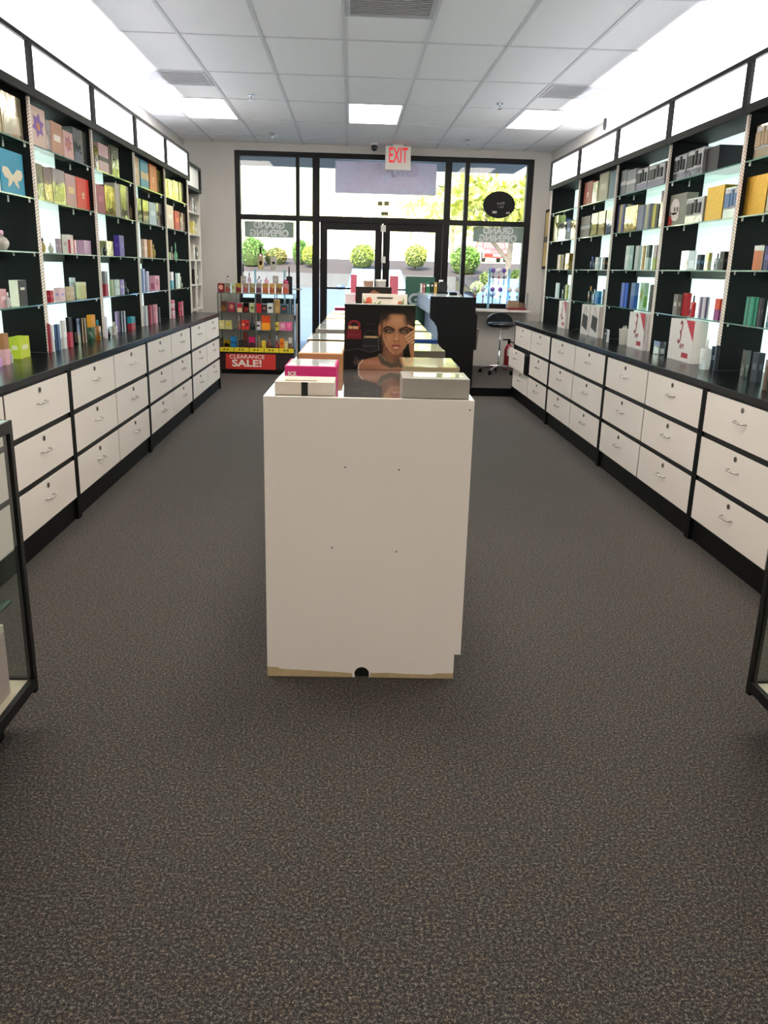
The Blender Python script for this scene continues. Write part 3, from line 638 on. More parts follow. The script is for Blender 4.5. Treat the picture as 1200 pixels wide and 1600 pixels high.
wall_goods(L_, 4, 2, [(263, 267, 394, 'L', '88b048', 'ffffff', 'small green box'), (269, 273, 385, 'N', 'd8a8a8', 'e8e0d8', 'pink bottle with pale cap'), (275, 280, 379, 'N', '78b888', '98c8a0', 'tall green bottle with slender neck')])
wall_goods(L_, 4, 3, [(265, 272, 425, 'D', 'ecdce0', '58a8b8', 'white pink box with blue foot'), (275, 282, 427, 'L', 'e4ece8', 'ffffff', 'white box'), (283, 288, 432, 'N', '98a888', 'c8d0c0', 'small green clear bottle')])
for k in range(5):
    P = y_at(272, -1.83, ZCT)
    good((-1.83, P, ZCT+.0005+k*.0365), math.pi/2, .13, .06, .035, 'H', ['e0a0b0', 'e8d0d4', 'd07890', 'ecdce0', 'd88098'][k], 'a83050', 'pink patterned flat box, number %s up in stack on farthest left counter' % ['one', 'two', 'three', 'four', 'five'][k], 'stacked pink boxes')
wall_goods(L_, 4, 4, [(279, 283, 472, 'B', 'b83048', 'd86078', 'crimson box'), (284, 287, 471, 'B', 'e07090', 'f0a0b0', 'bright pink box')])
# ---- right wall
wall_goods(R_, 0, 0, [(1176, 1200, 193, 'P', 'c8b898', 'b09878', 'clear gift set with beige bottle')])
wall_goods(R_, 0, 1, [(1160, 1193, 274, 'Q', 'd8a838', 'ffffff', 'textured gold box'), (1195, 1215, 276, 'W', '3a2c20', '6a4a20', 'dark bronze wrapped box')])
wall_goods(R_, 0, 2, [(1168, 1182, 384, 'Y', 'd08868', 'd8d8d4', 'amber cylinder with silver lid'), (1181, 1189, 383, 'L', 'c0a8a0', 'ffffff', 'dusty rose box', .09), (1191, 1206, 384, 'B', '3a3868', '5a58a0', 'navy purple box')])
wall_goods(R_, 0, 3, [(1161, 1180, 464, 'V', '48987c', '2c6858', 'green teal striped box'), (1181, 1189, 466, 'B', '3c3440', '605060', 'dark plum box'), (1190, 1206, 468, 'T', '58909a', 'a0b8b8', 'teal clear bottle')])
wall_goods(R_, 0, 4, [(1155, 1168, 547, 'W', '2c3030', '606860', 'dark clear plastic box'), (1171, 1190, 551, 'B', '343a42', '5a6470', 'charcoal blue box'), (1186, 1195, 562, 'Y', '786860', '888080', 'brown grey tube', -.14, .05), (1197, 1210, 570, 'D', 'a8b840', '302c28', 'yellow green low box', -.14, .05)])
wall_goods(R_, 1, 0, [(1049, 1070, 242, 'P', 'b0b0b4', '23242a', 'far clear gift set with dark bottles'), (1071, 1096, 233, 'P', 'b0b0b4', '23242a', 'near clear gift set with dark bottles'), (1101, 1120, 229, 'L', '1c1c22', 'ffffff', 'black carton', .05, .16)])
wall_goods(R_, 1, 1, [(1043, 1068, 303, 'K', '88887a', 'e4d8d0', 'grey box with printed skull'), (1069, 1096, 309, 'P', 'a8a8a8', '2a2c30', 'clear gift set with black bottle'), (1100, 1126, 291, 'Q', 'd8ac3c', 'ffffff', 'hammered gold box'), (1128, 1151, 292, 'P', 'a8b4c0', '5878a0', 'silver blue gift set')])
wall_goods(R_, 1, 2, [(1062, 1085, 392, 'W', 'c8c8c8', 'e8e8e8', 'clear white box'), (1087, 1099, 398, 'B', '26303c', '5878a0', 'dark blue box'), (1100, 1110, 395, 'W', 'd0c878', 'e4e4d0', 'yellow clear box'), (1111, 1120, 396, 'T', 'b8bcc0', '303030', 'silver bottle with black cap'), (1122, 1136, 393, 'B', '1c1c1e', '484848', 'black box')])
wall_goods(R_, 1, 3, [(1050, 1063, 460, 'B', '787470', 'c8c4bc', 'grey metal look box'), (1064, 1077, 458, 'L', 'b01c28', 'ffffff', 'red box', .06), (1073, 1082, 462, 'T', 'c82030', '1c181a', 'red bottle with black cap', .0, .03), (1089, 1106, 464, 'V', 'dcd8e0', '605a78', 'white box with violet stripe'), (1114, 1129, 467, 'D', 'd85030', '98508a', 'orange red box')])
wall_goods(R_, 1, 4, [(1020, 1039, 533, 'W', '50545a', 'c8ccd0', 'low clear dark case'), (1042, 1078, 492, 'A', 'e8e4e0', 'c0203c', 'white box with red numeral'), (1084, 1102, 530, 'T', 'e4eaea', 'dfe4e4', 'tall clear glass bottle', -.09, .05), (1108, 1113, 541, 'B', '202840', '8090b0', 'navy box'), (1114, 1119, 540, 'L', '141a2c', 'ffffff', 'dark navy box')])
wall_goods(R_, 2, 0, [(963, 976, 266, 'H', '909494', 'd8d8d4', 'far grey wrapped box with white band'), (977, 991, 265, 'H', '909494', 'd8d8d4', 'near grey wrapped box with white band'), (993, 1010, 263, 'P', 'b0b0b4', '23242a', 'far clear gift set with dark bottles'), (1011, 1037, 256, 'P', 'b0b0b4', '23242a', 'near clear gift set with dark bottles')])
wall_goods(R_, 2, 1, [(962, 972, 320, 'V', '585c88', 'c8c080', 'blue box with gold stripe'), (974, 993, 322, 'W', 'b89840', 'd8c070', 'gold box'), (994, 1003, 321, 'L', '707890', 'ffffff', 'blue grey box'), (1004, 1013, 319, 'V', '687088', 'b8b480', 'slate box with pale gold stripe'), (1014, 1026, 320, 'V', '18181a', 'c8c040', 'black box with painted yellow reflection'), (1028, 1040, 297, 'W', '886c68', 'b0a09c', 'tall brown pink wrapped box')])  # yellow on the black box is a reflection painted as a stripe
wall_goods(R_, 2, 2, [(975, 987, 384, 'B', 'b8ccc8', 'd8e4e0', 'pale aqua box'), (990, 1000, 384, 'L', 'b8c4c0', 'ffffff', 'pale grey box'), (1001, 1006, 384, 'L', 'c8a060', 'ffffff', 'slim golden box'), (1007, 1016, 383, 'D', '40504c', 'b0c8c0', 'dark over pale teal box'), (1018, 1028, 383, 'D', 'b8a8a8', '98b048', 'pinkish over green box')])
wall_goods(R_, 2, 3, [(968, 979, 442, 'V', '3050b0', '6080d0', 'royal blue box'), (983, 995, 442, 'D', '5878a8', '2858a0', 'steel blue box'), (997, 1010, 442, 'F', 'b0d8b8', '80b850', 'light green leafy box'), (1012, 1022, 445, 'L', '16181a', 'ffffff', 'black box')])
wall_goods(R_, 2, 4, [(943, 951, 515, 'S', '26282c', 'dcdcdc', 'small white and black gadget box', -.09, .05), (958, 974, 508, 'U', 'd0ccc4', 'e4e0d8', 'pale pot of paper test strips', -.05, .09), (979, 1003, 484, 'A', 'e8e4e0', 'c0203c', 'white box with red numeral'), (1006, 1017, 485, 'G', 'd8d4d4', '38404c', 'pale box with slate handbag print')])
wall_goods(R_, 3, 0, [(911, 923, 284, 'M', 'a04838', 'e8d8c0', 'red brown box'), (924, 932, 284, 'W', 'd8d090', 'f0ecd8', 'cream yellow wrapped box'), (934, 948, 269, 'B', 'a8a488', 'c8c4a8', 'champagne box'), (950, 960, 267, 'L', '5a7480', 'ffffff', 'blue grey box')])
wall_goods(R_, 3, 1, [(906, 920, 338, 'H', '787468', 'b0b4b4', 'taupe box with silver band'), (922, 932, 333, 'W', '585038', 'd8d080', 'yellow and black wrapped box'), (933, 943, 330, 'W', 'b0a060', 'd8c890', 'tan gold wrapped box'), (945, 957, 327, 'W', '1c2430', '5870a0', 'black blue floral box')])
wall_goods(R_, 3, 2, [(917, 925, 401, 'R', '203060', '5870c0', 'dark blue round bottle'), (929, 938, 402, 'B', 'b8c4c4', 'e0e8e8', 'white silver box'), (940, 949, 402, 'B', '201c1c', '88603c', 'black box with brown label')])
wall_goods(R_, 3, 3, [(915, 922, 447, 'T', '201c1a', 'b88840', 'black bottle with gold cap'), (923, 928, 452, 'T', '98b0c8', 'e0e4e8', 'pale blue bottle with white cap'), (929, 939, 455, 'D', '3890c0', '1c68a8', 'bright blue box'), (940, 946, 452, 'L', '20283c', 'ffffff', 'dark navy box')])
wall_goods(R_, 3, 4, [(906, 918, 473, 'G', 'dcd6d0', '26262a', 'white box with black handbag print, farthest of three'), (920, 935, 473, 'G', 'dcd6d0', '26262a', 'white box with black handbag print, middle of three'), (937, 947, 473, 'G', 'dcd6d0', '26262a', 'white box with black handbag print, nearest of three')])
wall_goods(R_, 4, 1, [(863, 870, 337, 'W', 'a0a458', 'd8d8b0', 'green gold wrapped box'), (873, 879, 342, 'L', '38488a', 'ffffff', 'blue box', .11), (871, 883, 348, 'W', '302c2c', 'd8d4d0', 'black and white patterned box'), (884, 890, 344, 'B', '202c50', '8090c0', 'navy box'), (891, 900, 344, 'W', 'b8a468', 'e0d4a0', 'gold wrapped box')])
wall_goods(R_, 4, 2, [(870, 880, 398, 'V', 'c0a058', 'c8c0d8', 'gold box with lilac stripe'), (882, 894, 396, 'W', 'b89440', 'd8bc70', 'shiny gold box')])
wall_goods(R_, 4, 3, [(867, 873, 442, 'L', 'd0dcd8', 'ffffff', 'white box'), (875, 881, 446, 'T', '586058', '303434', 'dark clear bottle'), (882, 888, 445, 'V', 'a8b060', 'd8dca0', 'yellow green box'), (889, 893, 446, 'L', '2c3438', 'ffffff', 'slim dark box')])
wall_goods(R_, 4, 4, [(871, 889, 468, 'A', 'e8e4e0', 'c0203c', 'white box with red numeral')])

# ------------------------------------------------------------------ centre island
ISL = mat('f8f1ea', .5, 0, .03, 2.2)
ISY, ISZ = 2.771, 1.026
ISR = -.022
isl = empty('display_island', (-.285, ISY, 0), ISR)
LEN = 5.9
# front panel: outline with toe notch at right and a half-round cable hole at the floor
pts = [(0, .0)]+[(.345+.025*math.cos(math.pi-k*math.pi/10), .03*math.sin(k*math.pi/10)+.012) for k in range(0, 11)]
pts = [(0, 0), (.320, 0)]+[(.345+.027*math.cos(math.pi-k*math.pi/10), .014+.027*math.sin(k*math.pi/10)) for k in range(11)]+[(.372, 0), (.681, 0), (.681, .097), (.704, .097), (.704, ISZ), (0, ISZ)]
MB().prism(pts, 'y', 0, .02).build('front_panel', ISL, isl)
MB().prism([(.321, .0)]+[(.345+.026*math.cos(math.pi-k*math.pi/10), .014+.026*math.sin(k*math.pi/10)) for k in range(11)]+[(.371, 0)], 'y', .010, .019).build('hole_shade_plate', mat('060606', .9), isl)  # black plate paints the darkness inside the hole
# unpainted strip along the foot
m = MB(); rag = [(0, .0005), (.31, .0005), (.31, .016), (.26, .02), (.2, .023), (.14, .026), (.08, .028), (.045, .03), (.04, .036), (0, .038)]
m.prism(rag, 'y', -.0008, .0001); m.prism([(.375, .0005), (.681, .0005), (.681, .022), (.62, .021), (.6, .015), (.5, .017), (.44, .02), (.375, .018)], 'y', -.0008, .0001)
m.build('bare_edge', mat('c3ad86', .7, 0, .2, 25), isl)
for (x, z) in [(.275, .79), (.458, .785), (.232, .50), (.458, .49), (.69, .995)]:
    MB().tube([(x, -.0012, z), (x, .001, z)], .0028, 8).build('screw_hole', mat('2a2622', .6), isl)
B('body', ISL, isl, .004, .681, .02, LEN, 0, .097); B('body', ISL, isl, .004, .704, .02, LEN, .097, ISZ-.03)
TOPM = mat('a4a29e', .06, .55, .02, 3, 1.0)
B('top_panel', TOPM, isl, 0, .704, .02, LEN, ISZ-.03, ISZ)
B('side_box', BLACK, isl, -.016, .004, .12, .5, .12, .27)
tag(isl, 'long white display island running down the middle of shop', 'counter')
def islgood(u0, u1, vb, vt, dep, c, c2, label, kind='flat', lidc=None):
    a, b = onz(u0, vb, ISZ), onz(u1, vb, ISZ); y = a.y; w = (b.x-a.x)
    zt = bis(lambda z: proj(((a.x+b.x)/2, y, z))[1], .5, 1.6, vt); h = zt-ISZ
    e = empty('gift_set', ((a.x+b.x)/2, y, ISZ+.0006), ISR)
    B('carton', wrapm(c) if kind == 'wrap' else cartonm(c), e, -w/2, w/2, 0, dep, 0, h, bevel=.001)
    if lidc: B('lid_print', mat(lidc, .25, 0, .2, 12, 1), e, -w*.46, w*.46, dep*.06, dep*.94, h, h+.0012)
    if c2: B('front_label', cartonm(c2), e, -w*.05, w*.06, -.001, 0, 0, h)
    return tag(e, label, 'gift set', 'flat gift sets on the island'), e, w, h
t, e, w, h = islgood(429, 522, 617, 597.5, .16, 'e6dccf', '1c2420', 'white gift set with black band, front left of island')
B('gold_stripe', mat('a08850', .3, .6), e, -w*.34, w*.2, .03, .05, h, h+.001)
t, e, w, h = islgood(445, 525, 603, 573, .26, 'd8287c', None, 'magenta gift set, second in left row on island', lidc='f0e8ea')
text_mesh('lettering', 'SCE', .018, PAPER, e, (-w*.36, -.001, h*.62), bold=.0006); text_mesh('lettering', 'PE', .018, PAPER, e, (-w*.37, -.001, h*.4), bold=.0006)
B('clear_sticker', mat('d8a8c0', .3), e, w*.14, w*.20, -.001, 0, h*.02, h*.3)
t, e, w, h = islgood(466, 535, 581, 553, .62, 'c89668', None, 'tan gift set with pale lid, third in left row on island', lidc='e8e4dc')
islgood(480, 538, 549, 531, .42, '1c1a18', None, 'black wrapped gift set with pale lid in island left row', 'wrap', 'e0e0e0')
islgood(493, 540, 533, 515, .55, 'b0aca8', None, 'silver wrapped gift set in island left row', 'wrap', 'dcdcdc')
islgood(501, 541, 519, 506, .55, '9898a0', None, 'pale silver gift set in island left row', 'wrap', 'ececec')
islgood(508, 541, 508, 497.5, .6, 'd88838', None, 'orange wrapped gift set in island left row', 'wrap', 'd8b080')
islgood(516, 541, 498, 490, .5, 'c89020', None, 'golden yellow gift set in island left row', 'wrap', 'd8a030')
islgood(523, 541, 490, 481, .25, 'b82878', None, 'magenta gift set farthest in island left row', 'wrap', 'c03888')
t, e, w, h = islgood(628, 731, 622, 592.5, .20, 'a8a49c', None, 'large silver grey gift set, front right of island')
B('lid_window', mat('d8d490', .15, .2, .4, 9, 1), e, -w*.34, w*.42, .05, .15, h, h+.001)
islgood(628, 715, 604, 574, .34, 'c4b48c', None, 'gold cream gift set, second in right row on island', 'wrap', 'dccf9a')
islgood(640, 694, 569, 549, .4, '6c6a64', None, 'grey gift set with yellow lid in island right row', 'wrap', 'dcd8a0')
islgood(644, 682, 548, 531, .55, '1c3c78', None, 'dark blue gift set in island right row', 'flat', '5888b8')
islgood(641, 667, 527, 517, .55, '8c8880', None, 'taupe gift set with cream lid in island right row', 'flat', 'e8e4b8')
islgood(638, 658, 514, 507, .5, '48443c', None, 'charcoal gift set with cream lid farthest in island right row', 'flat', 'e8e4b8')

# portrait gift box: picture printed on the front, painted as colours on a fine grid
GX, GY = 150, 132
px = np.linspace(60, 958, GX)[None, :].repeat(GY, 0); py = np.linspace(948, 150, GY)[:, None].repeat(GX, 1)
img = np.zeros((GY, GX, 3)); img[:] = lin('050506')
def sm(d, s): return np.clip(.5-d/s, 0, 1)[..., None]
def put(mask, c, op=1.0):
    global img; img = img*(1-mask*op)+np.array(lin(c))*mask*op
def E_(cx, cy, rx, ry, s=10, rot=0):
    dx, dy = px-cx, py-cy; c, n = math.cos(rot), math.sin(rot); X = (dx*c+dy*n)/rx; Y = (-dx*n+dy*c)/ry
    return sm((np.sqrt(X*X+Y*Y)-1)*min(rx, ry), s)
def Q_(pts, s=10):
    ins = np.zeros(px.shape, bool); dist = np.full(px.shape, 1e9); n = len(pts)
    for i in range(n):
        (x0, y0), (x1, y1) = pts[i], pts[(i+1) % n]
        if y0 != y1:
            c = ((y0 > py) != (y1 > py)) & (px < (x1-x0)*(py-y0)/(y1-y0)+x0); ins ^= c
        t = np.clip(((px-x0)*(x1-x0)+(py-y0)*(y1-y0))/((x1-x0)**2+(y1-y0)**2+1e-9), 0, 1)
        dist = np.minimum(dist, np.hypot(px-x0-t*(x1-x0), py-y0-t*(y1-y0)))
    return sm(np.where(ins, -dist, dist), s)
def C_(pts, r, s=8):
    dist = np.full(px.shape, 1e9)
    for (x0, y0), (x1, y1) in zip(pts, pts[1:]):
        t = np.clip(((px-x0)*(x1-x0)+(py-y0)*(y1-y0))/((x1-x0)**2+(y1-y0)**2+1e-9), 0, 1)
        dist = np.minimum(dist, np.hypot(px-x0-t*(x1-x0), py-y0-t*(y1-y0)))
    return sm(dist-r, s)
put(E_(735, 330, 225, 190, 40), '0c0807')
for k in range(7): put(C_([(560+k*52, 190+abs(k-3)*14), (545+k*58, 265+abs(k-3)*16)], 2, 9), '3a2c24', .55)
put(C_([(528, 260), (520, 330), (532, 400)], 5, 14), '4a4038', .8); put(C_([(936, 250), (944, 350)], 5, 14), '504840', .8)
# shoulders, neck
put(Q_([(240, 950), (245, 890), (300, 830), (420, 800), (540, 770), (800, 800), (795, 950)], 16), 'a87458')
put(E_(420, 860, 150, 26, 40), 'c89478', .7); put(E_(640, 920, 120, 30, 50), 'd0a080', .6); put(C_([(246, 950), (250, 890), (300, 832)], 5, 8), 'f0dcc8')
put(Q_([(570, 640), (825, 640), (815, 760), (770, 850), (620, 850), (545, 770)], 18), '7c5440'); put(E_(650, 760, 60, 70, 60), '9c6c50', .6)
put(C_([(520, 775), (560, 850), (660, 890), (740, 880), (775, 830)], 30, 12), '5c5244'); put(C_([(525, 760), (600, 820), (680, 830)], 8, 14), '8c7c64', .7)
put(Q_([(820, 770), (870, 780), (870, 950), (800, 950)], 10), '3c2c20')
# face
put(E_(512, 455, 20, 75, 14), 'a87050')
face = [(545, 420), (552, 340), (590, 285), (650, 255), (730, 245), (810, 258), (870, 310), (895, 400), (893, 500), (872, 590), (835, 665), (780, 722), (730, 748), (690, 744), (640, 705), (585, 630), (552, 530)]
put(Q_(face, 12), 'b57e59')
put(E_(725, 335, 110, 55, 110), 'd6a27c', .8); put(E_(630, 560, 60, 70, 80), 'c8926c', .8); put(E_(820, 560, 45, 60, 70), 'bf8a66', .7)
put(E_(565, 500, 26, 160, 50), '8c5c40', .55); put(E_(880, 380, 34, 110, 50), '6c452e', .7); put(E_(720, 725, 60, 26, 40), 'a87454', .6)
put(C_([(548, 470), (560, 560), (600, 645), (650, 705), (695, 742)], 4, 10), 'e0b898', .6); put(C_([(735, 748), (790, 715), (840, 660), (872, 590)], 4, 10), 'd8b090', .5)
put(E_(575, 290, 60, 60, 70), '120b08', .9); put(E_(872, 300, 55, 80, 70), '120b08', .95); put(E_(730, 238, 150, 26, 40), '120b08', .9)
put(C_([(566, 436), (602, 412), (645, 420), (692, 448)], 10, 10), '120a08'); put(C_([(764, 446), (812, 420), (858, 414), (902, 436)], 10, 10), '120a08')
put(E_(620, 462, 70, 34, 44), '3a241c', .85); put(E_(822, 462, 72, 34, 44), '3a241c', .85); put(E_(622, 463, 54, 21, 16), '140c0a'); put(E_(818, 463, 56, 21, 16), '140c0a')
for ex in (632, 820):
    put(E_(ex, 465, 27, 9, 6), 'b4a89e'); put(E_(ex+1, 462, 13, 11, 6), '4a4038'); put(E_(ex+1, 462, 6, 6, 4), '100c0a'); put(E_(ex-4, 458, 3, 3, 4), 'f0f0f0'); put(C_([(ex-34, 462), (ex-12, 450), (ex+14, 450), (ex+34, 460)], 4, 6), '140c0a')
put(C_([(700, 470), (696, 540)], 6, 34), '8c5c40', .4); put(E_(726, 520, 12, 70, 26), 'd8a482', .6); put(E_(724, 586, 32, 12, 18), '7c4a34', .5); put(E_(724, 566, 22, 18, 18), 'd8a484', .7)
put(E_(703, 584, 9, 6, 6), '44241a'); put(E_(748, 584, 9, 6, 6), '44241a'); put(E_(724, 614, 16, 14, 20), 'a06c50', .6)
put(E_(722, 690, 34, 8, 18), '7c4e38', .6); put(Q_([(658, 646), (700, 622), (722, 630), (745, 622), (784, 646), (758, 676), (722, 690), (688, 676)], 8), 'a4584c'); put(C_([(668, 644), (722, 648), (776, 644)], 3, 5), '4c2420'); put(E_(722, 668, 32, 11, 12), 'f0c4b4', .85)
# hand
put(C_([(915, 590), (935, 700), (958, 800)], 34, 12), 'b07c5a')
for a, b, r in [((868, 395), (955, 425), 14), ((832, 540), (958, 450), 19), ((850, 572), (958, 495), 19), ((872, 600), (958, 540), 18), ((915, 610), (960, 585), 18)]:
    put(C_([a, b], r+3, 6), '6c4632'); put(C_([a, b], r-3, 8), 'cc9872'); put(C_([(a[0]+4, a[1]-5), b], 4, 8), 'ecc8a4', .7)
# handbags, then faint painted gloss
put(E_(185, 405, 78, 64, 6), '8c1c2c'); put(E_(185, 410, 50, 46, 6), '1c0c10'); put(E_(182, 395, 16, 26, 8), '3a0c14'); put(Q_([(92, 455), (275, 455), (282, 572), (84, 572)], 6), '701420'); put(Q_([(110, 510), (262, 510), (262, 530), (110, 530)], 12), '90303c', .5)
put(Q_([(110, 415), (235, 415), (235, 448), (110, 448)], 4), 'd0b080'); put(Q_([(160, 418), (168, 418), (168, 446), (160, 446)], 4), '806040')
put(C_([(310, 545), (330, 480), (395, 455), (460, 480), (482, 545)], 5, 6), '2c2c30'); put(Q_([(292, 560), (500, 560), (505, 705), (288, 705)], 6), '1c1c20'); put(C_([(498, 560), (503, 705)], 3, 5), '707074'); put(C_([(292, 655), (470, 655)], 2, 6), '606066')
put(Q_([(312, 530), (490, 530), (490, 556), (312, 556)], 4), 'c8ac7c'); put(Q_([(322, 532), (330, 532), (330, 554), (322, 554)], 4), '1c1c1c'); put(Q_([(470, 532), (478, 532), (478, 554), (470, 554)], 4), '1c1c1c')
put(Q_([(330, 380), (460, 376), (460, 384), (330, 388)], 6), '40282c', .6); put(C_([(60, 720), (250, 690), (380, 730), (520, 700)], 4, 14), '50545a', .6); put(Q_([(180, 920), (200, 770), (260, 830), (220, 900)], 10), '3a3a3c', .6)  # includes faint gloss lines painted into the picture colours
img = np.clip(img, 0, 1)
WB = onz(590, 578, ISZ); a, b = ony(537, 578, WB.y), ony(650, 478, WB.y); ww, wh = b.x-a.x-.002, b.z-ISZ
wo = empty('portrait_gift_box', ((a.x+b.x)/2, WB.y, ISZ+.0006), ISR)
B('carton', mat('0d0d0f', .3, spec=.3), wo, -ww/2, ww/2, .001, .10, 0, wh)
vs = [((i/(GX-1)-.5)*ww, 0, j/(GY-1)*wh) for j in range(GY) for i in range(GX)]
fs = [(j*GX+i, j*GX+i+1, (j+1)*GX+i+1, (j+1)*GX+i) for j in range(GY-1) for i in range(GX-1)]
me = bpy.data.meshes.new('printed_picture'); me.from_pydata(vs, [], fs); me.materials.append(PRINT)
at = me.color_attributes.new('print', 'FLOAT_COLOR', 'POINT'); at.data.foreach_set('color', np.concatenate([img, np.ones((GY, GX, 1))], 2).astype(np.float32).ravel()); me.update()
link('printed_picture', me, wo)
tag(wo, 'black gift box printed with a woman portrait and handbags', 'gift box')
# things behind it on the island
def bag(u0, u1, vt, y, dep, c, label, name='gift_bag', base=ISZ, hole=False, dec=None):
    a, b = ony(u0, vt, y), ony(u1, vt, y); w = b.x-a.x; h = a.z-base
    e = empty(name, ((a.x+b.x)/2, y, base+.0006), ISR)
    m = MB(); m.add([(-w/2, 0, 0), (w/2, 0, 0), (w/2, dep, 0), (-w/2, dep, 0), (-w/2, dep*.35, h), (w/2, dep*.35, h), (w/2, dep*.65, h), (-w/2, dep*.65, h)], [(0, 3, 2, 1), (0, 1, 5, 4), (1, 2, 6, 5), (2, 3, 7, 6), (3, 0, 4, 7), (4, 5, 6, 7)])
    m.build('bag_body', cartonm(c), e)
    return e, w, h, dep
def onface(h, dep, z): return dep*.35*z/h
e, w, h, dp = bag(566, 637, 459, 4.35, .09, 'e6e0d4', '')
def decal(e, nm, pts, m, w, h, dep):
    vs = [((p[0]-.5)*w, onface(h, dep, p[1]*h)-.002, p[1]*h) for p in pts]; n = len(vs)
    vs += [(x, y+.0015, z) for x, y, z in vs]
    MB().add(vs, [tuple(range(n))[::-1], tuple(range(n, 2*n))]+[(i, (i+1) % n, n+(i+1) % n, n+i) for i in range(n)]).build(nm, m, e)
decal(e, 'handle_slot', [(.33, .925), (.68, .925), (.68, .945), (.33, .945)], mat('141414', .6), w, h, dp)
for cx, cz, r, c in [(.15, .89, .07, 'd8684c'), (.17, .83, .06, 'e08868'), (.09, .83, .05, 'c85c48'), (.84, .85, .05, 'd08060')]: decal(e, 'printed_flower', ell(cx, cz, r, r*.8, 9), cartonm(c), w, h, dp)
for q in ([(.03, .78), (.02, .92), (.08, .83)], [(.25, .78), (.42, .89), (.38, .78)], [(.18, .78), (.30, .86), (.32, .78)], [(.82, .78), (.92, .94), (.93, .78)]): decal(e, 'printed_leaf', q, cartonm('7c9a58'), w, h, dp)
tag(e, 'cream gift bag with coral flowers behind the portrait box', 'gift bag')
a = ony(556, 448, 5.1); b = ony(612, 448, 5.1)
e = empty('gift_box', ((a.x+b.x)/2, 5.1, ISZ+.0006), ISR); w = b.x-a.x; h = a.z-ISZ
B('carton', cartonm('1c1614'), e, -w/2, w/2, 0, .1, 0, h); face_poly(e, 'printed_shape', [(.2, .8), (.5, .95), (.8, .85), (.9, .7), (.3, .7)], cartonm('8a5a44'), w, h)
tag(e, 'dark picture box standing behind the flowered gift bag', 'gift box')
a = ony(541, 461, 5.0); b = ony(556, 461, 5.0); e = empty('gift_box', ((a.x+b.x)/2-.006, 5.0, ISZ+.0006), ISR); w = b.x-a.x; B('carton', cartonm('dcc8cc'), e, -w/2, w/2, 0, .05, 0, a.z-ISZ); B('lid', cartonm('e8e0e4'), e, -w/2-.002, w/2+.002, -.002, .052, a.z-ISZ, a.z-ISZ+.012); tag(e, 'small pale pink box left of the dark picture box', 'gift box')
e, w, h, dp = bag(548, 558, 429, 6.2, .05, 'd8687c', '', 'perfume_tower'); tag(e, 'slim pink tower carton, left of the two', 'box'); decal(e, 'label_panel', [(.2, .3), (.8, .3), (.8, .5), (.2, .5)], PAPER, w, h, dp)
e, w, h, dp = bag(609, 623, 431, 6.2, .05, 'c86878', '', 'perfume_tower'); tag(e, 'slim pink tower carton, right of the two', 'box'); decal(e, 'label_panel', [(.2, .3), (.8, .3), (.8, .5), (.2, .5)], PAPER, w, h, dp)
for k, (u, c, l) in enumerate([(576, 'a8806c', 'brown paper cup behind the dark picture box'), (595, 'b0aca4', 'grey paper cup behind the dark picture box')]):
    P = ony(u, 437, 5.9); o = empty('paper_cup', (P.x, P.y, ISZ+.0006)); hh = P.z-ISZ
    MB().lathe([(.026, 0), (.036, hh*.97)], 16).build('cup', mat(c, .6), o); MB().lathe([(.038, hh*.97), (.038, hh)], 16).build('rim', PAPER, o); tag(o, l, 'cup')

# ------------------------------------------------------------------ foreground glass showcases
DECK = mat('e6dcc4', .5); CASEF = mat('0a0a0b', .4, spec=.3)
def showcase(side, xf, label):
    """aisle-side glass face at x = xf, far end y = 2.45"""
    s = side; e = empty('glass_showcase', (xf, 2.45, 0)); D = .5; LN = 1.75
    def X(a, b): return (min(s*a, s*b), max(s*a, s*b))
    def b(nm, m, xa, xb, y0, y1, z0, z1): x0, x1 = X(xa, xb); return B(nm, m, e, x0, x1, y0, y1, z0, z1)
    b('plinth', CASEF, .08, D-.08, -LN+.05, -.10, 0, .115)
    b('base_frame', CASEF, .02, D-.02, -LN+.01, -.02, .115, .15); 
    b('deck', DECK, .02, D-.02, -LN+.02, -.02, .15, .158)
    for (xa, ya) in ((0, -.022), (D-.022, -.022), (0, -LN), (D-.022, -LN)): b('corner_post', CASEF, xa, xa+.022, ya, ya+.022, .115, .99)
    for z0, z1 in ((.13, .165), (.955, .99)):
        b('frame_rail', CASEF, 0, .018, -LN+.022, -.022, z0, z1); b('frame_rail', CASEF, D-.018, D, -LN+.022, -.022, z0, z1)
        b('frame_rail', CASEF, .022, D-.022, -.018, 0, z0, z1); b('frame_rail', CASEF, .022, D-.022, -LN, -LN+.018, z0, z1)
    G = glassm('case_glass', 'f6f8f7', .9, 1.5)
    b('side_glass', G, .006, .011, -LN+.022, -.022, .165, .955); b('side_glass', G, .022, D-.022, -.011, -.006, .165, .955); b('side_glass', G, D-.011, D-.006, -LN+.022, -.022, .165, .955)
    b('glass_top', G, .018, D-.018, -LN+.018, -.018, .984, .99); b('top_trim', NICKEL, 0.0, .018, -LN+.022, -.022, .9902, .993)
    b('glass_shelf', SHELFGLASS, .03, D-.03, -LN+.03, -.06, .44, .447)
    return tag(e, label, 'showcase', 'glass showcases in the foreground')
showcase(-1, -.985, 'black framed glass showcase at left edge, white deck inside')
showcase(1, 1.335, 'black framed glass showcase at right edge of the aisle')
e = empty('display_box', (-1.03, 2.348, .1585)); B('carton', mat('d8c8c4', .5), e, -.30, 0, -.55, 0, 0, .205); B('lid', mat('f0ead8', .5), e, -.30, 0, -.55, 0, .205, .228)
tag(e, 'pale pink box with cream lid inside the left showcase', 'box')

